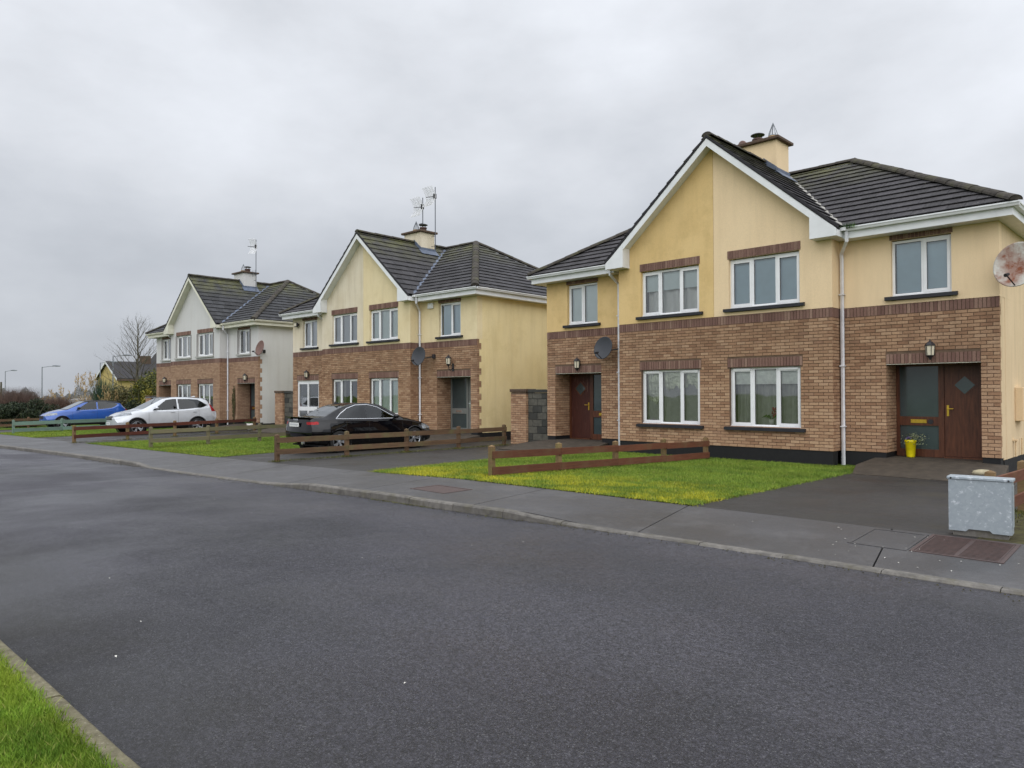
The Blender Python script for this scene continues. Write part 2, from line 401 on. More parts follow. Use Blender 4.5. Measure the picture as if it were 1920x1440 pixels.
def d_():
    t = NT('kerb_mossy'); n = t.noise(14, 6, .75); c = t.mix(t.rng(n, .35, .68, 0, 1), srgb(82, 76, 56), srgb(122, 116, 92)); c = t.mix(t.rng(t.noise(38, 4, .7), .56, .7, 0, .7), c, srgb(150, 144, 124)); t.bump(t.noise(60, 4), .5, .008); t.fin(c, .85)
DEFS['kerb_mossy'] = d_
def d_():
    t = NT('step_concrete'); n = t.noise(5, 5, .7); c = t.mix(t.rng(n, .35, .68, 0, 1), srgb(54, 47, 39), srgb(76, 67, 56)); sp = t.vor(28, 'F1'); c = t.mix(t.math('MULTIPLY', t.rng(sp, .08, .16, 1, 0), t.rng(t.noise(3, 3), .5, .6, 0, .9)), c, srgb(176, 168, 152)); t.bump(t.noise(50, 4), .5, .01); t.fin(c, .8)
DEFS['step_concrete'] = d_
def d_():
    t = NT('cover_rust'); n = t.noise(16, 5, .7); c = t.mix(t.rng(n, .3, .7, 0, 1), srgb(62, 50, 48), srgb(84, 66, 62)); t.fin(c, .6, spec=.5)
DEFS['cover_rust'] = d_
def d_():
    t = NT('soil'); n = t.noise(9, 6, .7); c = t.mix(t.rng(n, .35, .68, 0, 1), srgb(54, 48, 34), srgb(86, 84, 52)); t.bump(n, .6, .02); t.fin(c, .95, spec=.2)
DEFS['soil'] = d_
def d_():
    t = NT('turf'); n = t.noise(.9, 5, .65); n2 = t.noise(9, 4, .7); c = t.mix(t.rng(n, .35, .65, 0, 1), srgb(70, 92, 32), srgb(98, 116, 42)); c = t.mix(t.rng(n2, .4, .7, 0, .5), c, srgb(54, 64, 26)); t.bump(n2, .6, .03); t.fin(c, .95, spec=.1)
DEFS['turf'] = d_
def grassmat(name, a, b, yellow, ymax):
    def d():
        t = NT(name); r = t.geo.outputs['Random Per Island']; c = t.mix(r, a, b)
        n = t.noise(1.1, 5, .6); c = t.mix(t.rng(n, .45, .66, 0, .75), c, tuple(.62*q for q in a))
        y = t.sep()[1]; yn = t.noise(1.7, 5, .6); m = t.math('MULTIPLY', t.math('MULTIPLY', t.rng(y, -5.2, -7.8, .12, 1), t.rng(yn, .38, .6, 0, ymax)), t.rng(t.sep()[0], -8, -3, .25, 1)); c = t.mix(m, c, yellow)
        c = t.mix(t.rng(r, .93, .96, 0, .6), c, srgb(168, 160, 96))
        t.fin(c, .75, spec=.25)
        t.b.inputs['Subsurface Weight'].default_value = 0
    DEFS[name] = d
grassmat('grass_lawn', srgb(82, 112, 36), srgb(128, 152, 60), srgb(184, 176, 46), .9)
grassmat('grass_verge', srgb(84, 120, 32), srgb(132, 164, 52), srgb(158, 160, 50), .35)
def leafmat(name, cols, rough=.6):
    def d():
        t = NT(name); r = t.geo.outputs['Random Per Island']; k = len(cols)-1; c = t.ramp(r, [(i/max(k, 1), q) for i, q in enumerate(cols)]); t.fin(c, rough, spec=.3)
    DEFS[name] = d
leafmat('moss', [srgb(58, 62, 30), srgb(84, 88, 40), srgb(112, 108, 48)])
leafmat('leaf_dark', [srgb(24, 34, 24), srgb(40, 52, 34), srgb(58, 66, 42)])
leafmat('leaf_mixed', [srgb(40, 48, 26), srgb(66, 74, 36), srgb(96, 100, 46), srgb(148, 140, 56)])
leafmat('leaf_yellow', [srgb(96, 96, 40), srgb(136, 130, 50), srgb(168, 156, 66)])
leafmat('leaf_olive', [srgb(58, 60, 36), srgb(84, 82, 50), srgb(110, 102, 66)])
leafmat('twig', [srgb(62, 48, 44), srgb(88, 68, 60), srgb(108, 86, 72)])
leafmat('twig_red', [srgb(62, 50, 46), srgb(84, 66, 59), srgb(102, 82, 70)])
leafmat('pampas', [srgb(130, 108, 74), srgb(164, 138, 96), srgb(192, 168, 124)])
leafmat('phormium', [srgb(34, 52, 40), srgb(54, 76, 58), srgb(84, 100, 76)])
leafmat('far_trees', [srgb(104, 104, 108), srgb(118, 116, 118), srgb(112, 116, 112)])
leafmat('plant_green', [srgb(34, 58, 28), srgb(58, 88, 40), srgb(92, 116, 66)])
leafmat('plant_grey', [srgb(84, 96, 70), srgb(120, 128, 100), srgb(150, 150, 116)])
simple('flower_red', srgb(150, 30, 70), .6); simple('flower_purple', srgb(70, 54, 96), .6)
def d_():
    t = NT('bark'); n = t.noise(7, 5, .7, sx=(1, 1, .4)); c = t.mix(t.rng(n, .35, .68, 0, 1), srgb(70, 66, 56), srgb(104, 100, 86)); t.fin(c, .95, spec=.1)
DEFS['bark'] = d_
simple('pot_yellow', srgb(214, 198, 14), .4, .14, 9)
simple('pot_white', srgb(222, 220, 214), .4, .05)
simple('stone_pale', srgb(178, 168, 140), .85, .15, 10, .3)
simple('flags_white', srgb(214, 212, 204), .8, .05)
simple('block', srgb(86, 84, 76), .95, .25, 9, .6, 90)
simple('block_dark', srgb(58, 58, 54), .95, .25, 9, .6, 90)
def d_():
    t = NT('galv_spangle'); v = t.vor(34, 'F1', 1); x = t.sep(v)[0]; n = t.noise(17, 5, .7); c = t.mix(t.rng(x, .2, .9, 0, 1), srgb(151, 160, 167), srgb(158, 167, 173)); c = t.mix(t.rng(n, .56, .66, 0, .8), c, srgb(206, 212, 218)); t.fin(c, .5, metal=.15, spec=.5)
DEFS['galv_spangle'] = d_
# -- cars
def paint(name, col, metal=.0, rough=.3, coat=1., dirt=.45, spec=.5):
    def d():
        t = NT(name); n = t.noise(3, 3); c = t.mix(1., col, t.rng(n, .3, .7, .95, 1.05), 'MULTIPLY'); z = t.sep()[2]
        dn = t.noise(14, 5, .7); c = t.mix(t.math('MULTIPLY', t.rng(z, .35, -.3, 0, dirt), t.rng(dn, .35, .65, .2, 1)), c, srgb(70, 64, 56))
        t.fin(c, rough, metal, spec, Coat_Weight=coat, Coat_Roughness=.04)
    DEFS[name] = d
paint('paint_black', srgb(6, 7, 12), .0, .3, .9, .12, .0); paint('paint_silver', srgb(196, 200, 206), .35, .4); paint('paint_blue', srgb(6, 78, 166), .1, .35); paint('paint_white', srgb(120, 124, 130), .2, .4)
simple('trim_black', srgb(22, 22, 24), .6, .1); simple('tyre', srgb(26, 26, 27), .85, .15, 20); simple('chrome', srgb(220, 222, 226), .15, .03, metal=.9); simple('rim', srgb(176, 180, 186), .3, .05, metal=.7)
simple('lamp_red', srgb(150, 12, 20), .35, .25, 26, spec=.3); simple('lamp_clear', srgb(128, 134, 140), .2, .45, 26, metal=.2, Coat_Weight=.6); simple('plate', srgb(226, 228, 226), .5, .02); simple('plate_ink', srgb(146, 150, 156), .6); simple('car_inside', srgb(30, 30, 32), .9)
# ------------------------------------------------------------------ house dimensions (metres, local: x along the front, y into the house, z=0 at first brick course)
b, w, s = 2.977, 6.122, .453
WI, WO, ZF1, ZF2, ZG1, ZG2, WW1, WW2 = .42, 2.228, 3.48, 4.705, .509, 1.977, 4.09, 5.27
P1, P2, ZP, PD = 3.965, 5.777, 1.976, .71
HB = 3.30                       # top of brickwork
ZS = 4.84                       # soffit level
EX, EY, EZ = 6.48, 0.0, 5.07    # eave lines of the main roof
RY, RZ, RX = 4.57, 7.88, 1.91   # ridge
GX, GY = 3.20, -.33             # gable verge
KG = (RZ-EZ)/GX                 # gable slope
DEPTH = 8.69
def cut(iv, lo, hi):
    out = []
    for a, c in iv:
        if hi <= a or lo >= c: out.append((a, c)); continue
        if lo > a: out.append((a, lo))
        if hi < c: out.append((hi, c))
    return out
def panels(mb, x0, x1, z0, z1, ops, y0, y1):
    """wall slab x0..x1 * z0..z1, y0..y1 thick, without the openings (x0,x1,z0,z1)"""
    zs = sorted({z0, z1, *[min(max(q, z0), z1) for o in ops for q in o[2:]]})
    for za, zb in zip(zs, zs[1:]):
        if zb-za < 1e-6: continue
        iv = [(x0, x1)]
        for o in ops:
            if o[2] < (za+zb)/2 < o[3]: iv = cut(iv, o[0], o[1])
        for a, c in iv:
            if c-a > 1e-6: mb.box(a, c, y0, y1, za, zb)
def lay(width, z0, z1, ops, off=0.):
    """running bond: list of (u0,u1,z0,z1)"""
    out = []; n = int(round((z1-z0)/.075))
    for k in range(n):
        za, zb = z0+k*.075, z0+k*.075+.075; iv = [(0., width)]
        for o in ops:
            if o[2] < zb-.02 and o[3] > za+.02: iv = cut(iv, o[0], o[1])
        ph = (off+(.1125 if k % 2 else 0)) % .225
        for a, c in iv:
            js = [a]+[q for q in np.arange(ph-.225, width+.3, .225) if a+.045 < q < c-.045]+[c]
            for p, q in zip(js, js[1:]): out.append((p, q, za, zb))
    return out
class Bricks:
    """bricks of one house: the ones nearest the camera become objects, the rest one joined part"""
    def __init__(s_, root, M): s_.root = root; s_.M = M; s_.items = []
    def add(s_, O, U, N, rects, mat):
        O, U, N = Vector(O), Vector(U), Vector(N)
        for r in rects: s_.items.append((O, U, N, r, mat))
    def shape(s_, O, U, N, r, j=0.005):
        u0, u1, z0, z1 = r; u0 += j; u1 -= j; z0 += j; z1 -= j; Z = Vector((0, 0, 1)); t = .0125+random.uniform(-.002, .002)
        c = O+U*((u0+u1)/2)+Z*((z0+z1)/2)
        P = [U*(a*(u1-u0)/2)+Z*(e*(z1-z0)/2) for a, e in ((-1, -1), (1, -1), (1, 1), (-1, 1))]
        k = .94
        back = [p-N*.002 for p in P]; fr = [U*(p.dot(U)-math.copysign(.0025, p.dot(U)))+Z*(p.z-math.copysign(.0025, p.z))+N*t for p in P]
        return c, back+fr, [(4, 5, 6, 7), (0, 1, 5, 4), (1, 2, 6, 5), (2, 3, 7, 6), (3, 0, 4, 7)]
    def finish(s_, nind, names):
        cache = {}
        for mat, (one, many) in names.items():
            it = [q for q in s_.items if q[4] == mat]
            if not it: continue
            it.sort(key=lambda q: ((s_.M @ (q[0]+q[1]*q[3][0]+Vector((0, 0, q[3][2]))))-Vector(CAM)).length)
            for q in it[:nind]:
                c, v, f = s_.shape(*q[:4]); key = (round(q[3][1]-q[3][0], 3), round(q[3][3]-q[3][2], 3), tuple(round(x, 2) for x in q[2]), mat)
                if key not in cache: cache[key] = MB().add(v, f).mesh(one, mat)
                o = link(one, cache[key], s_.root, c); o.rotation_euler = (random.uniform(-.006, .006), random.uniform(-.004, .004), random.uniform(-.006, .006))
            V = []; F = []
            for q in it[nind:]:
                c, v, f = s_.shape(*q[:4]); n = len(V); V += [tuple(c+p) for p in v]; F += [tuple(i+n for i in g) for g in f]
            if V:
                o = np_mesh(many, V, F, mat, s_.root); o['kind'] = 'stuff'
def clip_poly(P, Q):
    """clip convex polygon P by convex polygon Q (counter-clockwise, 2d)"""
    out = P
    for i in range(len(Q)):
        a, c = Q[i], Q[(i+1) % len(Q)]; ex, ey = c[0]-a[0], c[1]-a[1]; inp = out; out = []
        sd_ = lambda p: ex*(p[1]-a[1])-ey*(p[0]-a[0])
        for j in range(len(inp)):
            p, q = inp[j], inp[(j+1) % len(inp)]; sp_, sq = sd_(p), sd_(q)
            if sp_ >= 0: out.append(p)
            if (sp_ >= 0) != (sq >= 0):
                t = sp_/(sp_-sq); out.append((p[0]+(q[0]-p[0])*t, p[1]+(q[1]-p[1])*t))
        if not out: return []
    return out
def area(P): return .5*sum(P[i][0]*P[(i+1) % len(P)][1]-P[(i+1) % len(P)][0]*P[i][1] for i in range(len(P)))
class Tiles:
    """interlocking concrete tiles, each a tilted slab with an open lower edge"""
    def __init__(s_, root, M, mat): s_.root = root; s_.M = M; s_.mat = mat; s_.items = []
    def plane(s_, poly3, eave_a, eave_b, seen=True):
        A, B = Vector(eave_a), Vector(eave_b); U = (B-A).normalized(); pts = [Vector(p) for p in poly3]
        far = max(pts, key=lambda p: ((p-A)-U*(p-A).dot(U)).length); V = ((far-A)-U*(far-A).dot(U)).normalized(); N = U.cross(V)
        if N.z < 0: U = -U; A = B; N = U.cross(V)
        Q = [((p-A).dot(U), (p-A).dot(V)) for p in pts]
        if area(Q) < 0: Q = Q[::-1]
        umin, umax = min(q[0] for q in Q), max(q[0] for q in Q); vmax = max(q[1] for q in Q); g, tw = .345, .33; k = 0
        while k*g < vmax:
            v0 = k*g-.02; u = umin-(tw/2 if k % 2 else 0)
            while u < umax:
                P = clip_poly([(u+.003, v0), (u+tw-.003, v0), (u+tw-.003, v0+g+.05), (u+.003, v0+g+.05)], Q) if seen else [(u, v0), (u+tw, v0), (u+tw, v0+g), (u, v0+g)]
                if seen and len(P) >= 3 and area(P) > .004: s_.items.append((A, U, V, N, u, v0, P, len(P) == 4 and abs(area(P)-(tw-.006)*(g+.05)) < 1e-4))
                u += tw
            k += 1
    def shape(s_, it):
        A, U, V, N, u0, v0, P, full = it; g = .345; lift = random.uniform(-.003, .004); n = len(P); T = []; Bm = []
        for (u, v) in P:
            h = .040*(1-(v-v0)/(g+.05))+.004+lift; T.append((u-u0, v-v0, h+.018)); Bm.append((u-u0, v-v0, h))
        return T+Bm, [tuple(range(n)), tuple(range(n, 2*n))[::-1]]+[(i, n+i, n+(i+1) % n, (i+1) % n) for i in range(n)]
    def finish(s_, nind):
        def dist(it): return ((s_.M @ (it[0]+it[1]*(it[4]+.16)+it[2]*(it[5]+.17)))-Vector(CAM)).length
        s_.items.sort(key=dist); cache = None
        for it in s_.items[:nind]:
            A, U, V, N, u0, v0, P, full = it
            if full and cache is not None: me = cache
            else:
                me = MB().add(*s_.shape(it)).mesh('roof_tile', s_.mat)
                if full: cache = me
            o = link('roof_tile', me, s_.roof); p = A+U*u0+V*v0+N*random.uniform(0, .004)
            o.matrix_local = Matrix(((U.x, V.x, N.x, p.x), (U.y, V.y, N.y, p.y), (U.z, V.z, N.z, p.z), (0, 0, 0, 1)))
        mb = MB()
        for it in s_.items[nind:]:
            A, U, V, N, u0, v0, P, full = it; v, f = s_.shape(it)
            mb.add([A+U*(u0+q[0])+V*(v0+q[1])+N*q[2] for q in v], f)
        if mb.v:
            o = mb.build('tile_courses', s_.mat, s_.roof); o['kind'] = 'stuff'
def curtain(mb, x0, x1, y, z0, z1, folds, amp, ph=0.):
    n = max(8, folds*6); v = []; f = []
    for i in range(n+1):
        t = i/n; yy = y+amp*math.sin(t*folds*2*math.pi+ph)+amp*.4*math.sin(t*folds*4.3+1+ph); x = x0+(x1-x0)*t
        v += [(x, yy*1.0, z0), (x+.012*math.sin(t*9+ph), yy+.01, z1)]
        if i: k = 2*i; f.append((k-2, k, k+1, k-1))
    mb.add(v, f)
def window(root, x0, x1, z0, z1, y, lites, sillmat='sill_black', dress=(), vents=False, reveal=None, sash=(0, -1)):
    """white plastic casement window set in an opening whose wall face is at y; frame face at y+.10"""
    yf = y+.10; W = empty('window', (x0, yf, z0), 0, root); wd, ht = x1-x0, z1-z0; fr = MB(); t = .055
    fr.box(0, wd, 0, .07, 0, t); fr.box(0, wd, 0, .07, ht-t, ht); fr.box(0, t, 0, .07, t, ht-t); fr.box(wd-t, wd, 0, .07, t, ht-t)
    fr.box(-.0, wd, -.03, -.0005, -.0, .025)
    xs = [0]
    for l in lites: xs.append(xs[-1]+l*wd)
    for q in xs[1:-1]: fr.box(q-.032, q+.032, .0, .07, t, ht-t)
    fr.build('frame', 'upvc', W)
    for i in range(len(lites)):
        a = xs[i]+(t if i == 0 else .032); c = xs[i+1]-(t if i == len(lites)-1 else .032); zb, zt = t, ht-t
        sashed = i in [k % len(lites) for k in sash]
        if sashed:
            m = MB(); e = .045; yo = -.014
            m.box(a-.014, c+.014, yo, yo+.055, zb-.014, zb+e); m.box(a-.014, c+.014, yo, yo+.055, zt-e, zt+.014); m.box(a-.014, a+e, yo, yo+.055, zb+e, zt-e); m.box(c-e, c+.014, yo, yo+.055, zb+e, zt-e)
            if vents: m.box(a+.02, c-.03, yo-.022, yo-.001, zt-.018, zt+.03)
            m.build('sash', 'upvc', W)
            a += e; c -= e; zb += e; zt -= e
        g = MB(); y0 = .012 if sashed else .022
        for q in ((a, c, zb, zb+.006), (a, c, zt-.006, zt), (a, a+.006, zb, zt), (c-.006, c, zb, zt)): g.box(q[0], q[1], y0-.004, y0+.008, q[2], q[3])
        g.build('gasket', 'seal_dark', W)
        p = MB(); p.add([(a, y0+.004, zb), (c, y0+.004, zb), (c, y0+.004, zt), (a, y0+.004, zt)], [(0, 1, 2, 3)]); p.build('pane', 'glass', W)
    sl_ = MB(); sl_.prism([(-.12, -.185, -.09), (-.12, -.185, -.015), (-.12, -.03, 0.0), (-.12, .05, .0), (-.12, .05, -.09)], (wd+.24, 0, 0)); o = sl_.build('sill', sillmat, W); 
    if reveal:
        m = MB(); m.box(-.09, -.002, -.112, -.02, 0, ht); m.box(wd+.002, wd+.09, -.112, -.02, 0, ht); m.build('reveal_band', reveal, W)
    for d in dress:
        k = d[0]
        if k == 'roller':
            zb = ht*(1-d[1])+t; m = MB(); m.box(t+.01, wd-t-.01, .10, .106, zb, ht-.02); m.box(t+.01, wd-t-.01, .096, .112, zb-.03, zb-.001); m.build('roller_blind', d[2], W)
        elif k == 'net':
            m = MB(); curtain(m, t, wd-t, .21, .03, ht*d[1], d[2], .045, d[4] if len(d) > 4 else 0); m.build('curtain', d[3], W, True)
        elif k == 'drape':
            m = MB(); curtain(m, d[1]*wd, d[2]*wd, .17, .02, ht-.03, d[3], .03, .5); m.build('curtain', d[4], W, True)
        elif k == 'slats':
            m = MB(); z = .05
            while z < ht*d[1]:
                m.add([(t+.01, .10, z), (wd-t-.01, .10, z), (wd-t-.01, .120, z+.023), (t+.01, .120, z+.023)], [(0, 1, 2, 3)]); z += .026
            m.build('venetian_blind', d[2], W)
        elif k == 'film':
            n = 26; m = MB(); v = []; f = []; rr = random.Random(5)
            a, c, za, zb = d[1]*wd, d[2]*wd, d[3]*ht, ht-t
            for i in range(n+1):
                for j in range(n+1):
                    edge = .10*math.sin(i*.33+a*3)+.05*math.sin(i*.8)+.03*math.sin(i*1.7)
                    zz = za+(zb-za)*(j/n)+(edge*(1-j/n)*.5); v.append((a+(c-a)*i/n, .075+.012*rr.random(), zz))
            for i in range(n):
                for j in range(n): k2 = i*(n+1)+j; f.append((k2, k2+n+1, k2+n+2, k2+1))
            m.add(v, f).build('reflective_film', 'glass_film', W, True)
    return W
def ridge_run(parent, A, B, r=.125, step=.45):
    A, B = Vector(A), Vector(B); d = B-A; n = max(1, int(round(d.length/step))); D = d.normalized(); side = D.cross(Vector((0, 0, 1))).normalized(); up = side.cross(D)
    me = None
    for i in range(n):
        p0 = A+d*(i/n); Ln = d.length/n
        if me is None:
            v = []; f = []; K = 7
            for e, (q, rr) in enumerate(((0., r), (Ln+.02, r*.93), (Ln+.02, r*.78), (0., r*.84))):
                for k in range(K+1):
                    a = math.pi*k/K; v.append((q, math.cos(a)*rr*1.15, math.sin(a)*rr*.8-.03))
            for e in range(4):
                for k in range(K):
                    g = (e+1) % 4; f.append((e*(K+1)+k, e*(K+1)+k+1, g*(K+1)+k+1, g*(K+1)+k))
            f.append(tuple(range(K+1))[::-1]); f.append(tuple(range(K+1, 2*(K+1))))
            me = MB().add(v, f).mesh('ridge_tile', 'ridge')
        o = link('ridge_tile', me, parent)
        j = random.uniform(-.006, .006)
        o.matrix_local = Matrix(((D.x, side.x, up.x, p0.x), (D.y, side.y, up.y, p0.y), (D.z, side.z, up.z, p0.z+.035+j), (0, 0, 0, 1)))
def gutter(root, A, B, out, mat, name='gutter'):
    """square-line gutter from A to B, 'out' is the direction away from the fascia"""
    A, B, out = Vector(A), Vector(B), Vector(out); Z = Vector((0, 0, 1))
    prof = [(0, 0), (0, -.085), (.085, -.085), (.105, -.03), (.118, -.03), (.118, .0), (.104, 0), (.104, -.02), (.08, -.075), (.01, -.075), (.01, 0)]
    P = [A+out*x+Z*z for x, z in prof]; m = MB(); m.prism(P, B-A); return m.build(name, mat, root)
def porch_door(root, sgn, style):
    """door and side screen at the back of the porch; local mirrored by sgn"""
    y = s+PD; fm = {'brown': 'door_brown', 'red': 'door_brown', 'grey': 'door_grey', 'dark': 'door_dark'}[style]; dm = {'brown': 'door_brown', 'red': 'door_red', 'grey': 'door_grey', 'dark': 'door_dark'}[style]
    X = lambda a: sgn*a
    def bx(m, a, c, y0, y1, z0, z1): m.box(min(X(a), X(c)), max(X(a), X(c)), y0, y1, z0, z1)
    z0 = -.10; D = empty('door', (0, 0, 0), 0, root); xm = P1+.92
    fr = MB(); bx(fr, P1, P2, y, y+.09, 1.93, ZP+.12); bx(fr, P1, P1+.07, y, y+.09, z0, 1.93); bx(fr, P2-.06, P2, y, y+.09, z0, 1.93); bx(fr, xm-.06, xm+.05, y, y+.09, z0, 1.93)
    bx(fr, P1+.07, xm-.06, y, y+.09, z0, z0+.17); bx(fr, P1+.07, xm-.06, y+.001, y+.088, .60, .80); bx(fr, xm+.05, P2-.06, y-.04, y+.1, z0-.02, z0+.03); fr.build('door_frame', fm, D)
    lf = MB(); bx(lf, xm+.055, P2-.065, y+.02, y+.07, z0+.035, 1.925); o = lf.build('door_leaf', dm, D)
    for za, zb in ((z0+.17, .60), (.80, 1.93)):
        p = MB(); bx(p, P1+.07, xm-.06, y+.035, y+.05, za, zb); p.build('side_pane', 'glass_frost', D)
    cx = (xm+P2)/2; cz = 1.50; h = .25
    dg = MB(); dg.prism([(X(cx-h), y+.012, cz), (X(cx), y+.012, cz-h), (X(cx+h), y+.012, cz), (X(cx), y+.012, cz+h)], (0, .012, 0)); dg.build('diamond_surround', fm, D)
    dg = MB(); h = .195; dg.prism([(X(cx-h), y+.006, cz), (X(cx), y+.006, cz-h), (X(cx+h), y+.006, cz), (X(cx), y+.006, cz+h)], (0, .008, 0)); dg.build('diamond_pane', 'glass_frost', D)
    hd = MB(); hx = xm+.12; bx(hd, hx-.022, hx+.022, y+.008, y+.019, .82, 1.06); hd.tube([(X(hx), y+.01, .98), (X(hx), y-.05, .98), (X(hx+.12), y-.05, .985)], .011, 6); hd.build('handle', 'brass' if style != 'grey' else 'chrome', D)
    lb = MB(); bx(lb, P1+.30, P1+.62, y-.012, y-.0005, .655, .735); bx(lb, P1+.33, P1+.59, y-.018, y-.0125, .675, .715); lb.build('letter_plate', 'brass' if style != 'grey' else 'chrome', D)
    if style == 'brown':
        nb = MB(); nb.prism([(X(P1+.70+.055*math.cos(a)), y-.012, .69+.055*math.sin(a)) for a in np.arange(0, 6.28, .52)], (0, .011, 0)); nb.build('number_plaque', 'dark_metal', D)
def white_porch(root, sgn):
    """white plastic porch screen closing the opening flush with the brickwork"""
    D = empty('door', (0, 0, 0), 0, root); a0, a1 = P1+.12, P2; y = s+.06; z0 = -.1
    X = lambda a: sgn*a
    def bx(m, a, c, y0, y1, z0, z1): m.box(min(X(a), X(c)), max(X(a), X(c)), y0, y1, z0, z1)
    m = MB(); t = .11; xm = (P1+P2)/2+.05
    bx(m, P1, P2, y, y+.08, ZP-.16, ZP); bx(m, P1, P1+t, y, y+.08, z0, ZP-.16); bx(m, P2-t, P2, y, y+.08, z0, ZP-.16); bx(m, xm-.05, xm+.05, y+.001, y+.079, z0, ZP-.16); bx(m, P1+t, P2-t, y+.002, y+.078, .60, .78); bx(m, P1+t, P2-t, y+.002, y+.078, z0, z0+.12)
    m.build('door_frame', 'upvc', D)
    for a, c in ((P1+t, xm-.05), (xm+.05, P2-t)):
        for za, zb in ((z0+.12, .60), (.78, ZP-.16)):
            p = MB(); bx(p, a, c, y+.04, y+.042, za, zb); p.build('pane', 'glass', D)
    h = MB(); bx(h, P1+t+.0, P1+t+.04, y-.03, y-.001, .64, .76); h.build('handle', 'dark_metal', D)
def chimney(roof, x0, x1, y0, y1, zt, mat, style):
    zb = RZ-KG*max(abs(x0), abs(x1))-.25
    m = MB(); m.box(x0, x1, y0, y1, zb, zt); C = m.build('chimney', mat, roof)
    m = MB(); m.bbox(x0-.11, x1+.11, y0-.11, y1+.11, zt+.001, zt+.085, .012); m.build('chimney_cap', 'capstone', C)
    # lead flashing: apron on the low side and stepped cheeks
    f = MB(); zs = RZ-KG*x1
    f.box(x1+.002, x1+.022, y0-.06, y1+.05, zs-.12, zs+.19)
    f.prism([(x1+.015, y0-.10, zs-.02+.10), (x1+.24, y0-.10, zs-.02+.10-KG*.24), (x1+.24, y1+.08, zs-.02+.10-KG*.24), (x1+.015, y1+.08, zs-.02+.10)], (.012, 0, .014))
    f.prism([(0.05, y0-.022, RZ+.16), (-.06, y0-.022, RZ+.03), (x1+.022, y0-.022, zs-.08), (x1+.022, y0-.022, zs+.20)], (0, .019, 0))
    f.build('flashing', 'lead', C)
    zc = zt+.085; xa, xb = x0+(x1-x0)*.3, x0+(x1-x0)*.74; ym = (y0+y1)/2
    if style == 1: xa, xb = xb, xa
    p = MB(); p.lathe([(.13, zc), (.125, zc+.11), (.145, zc+.12), (.145, zc+.15), (.11, zc+.15), (.0, zc+.14)], 14, Matrix.Translation((xa, ym, 0))); P = p.build('chimney_pot', 'pot_terracotta', C, True)
    g = MB()
    for k in range(9):
        a = k*2*math.pi/9; g.tube([(xa+.13*math.cos(a), ym+.13*math.sin(a), zc+.14), (xa+.115*math.cos(a), ym+.115*math.sin(a), zc+.26), (xa, ym, zc+.55)], .008, 4)
    g.lathe([(.132, zc+.15), (.14, zc+.165), (.132, zc+.18)], 12, Matrix.Translation((xa, ym, 0))); g.build('bird_guard', 'galv', C)
    p = MB(); p.lathe([(.15, zc), (.14, zc+.14), (.16, zc+.15), (.16, zc+.19), (.0, zc+.19)], 14, Matrix.Translation((xb, ym, 0))); P = p.build('chimney_pot', 'pot_brown', C, True)
    g = MB(); g.lathe([(.0, zc+.36), (.12, zc+.345), (.20, zc+.31), (.20, zc+.295), (.0, zc+.30)], 14, Matrix.Translation((xb, ym, 0)))
    for k in range(4):
        a = k*math.pi/2+.5; g.tube([(xb+.1*math.cos(a), ym+.1*math.sin(a), zc+.18), (xb+.12*math.cos(a), ym+.12*math.sin(a), zc+.31)], .012, 4)
    g.build('rain_cowl', 'dark_metal', C)
    return C

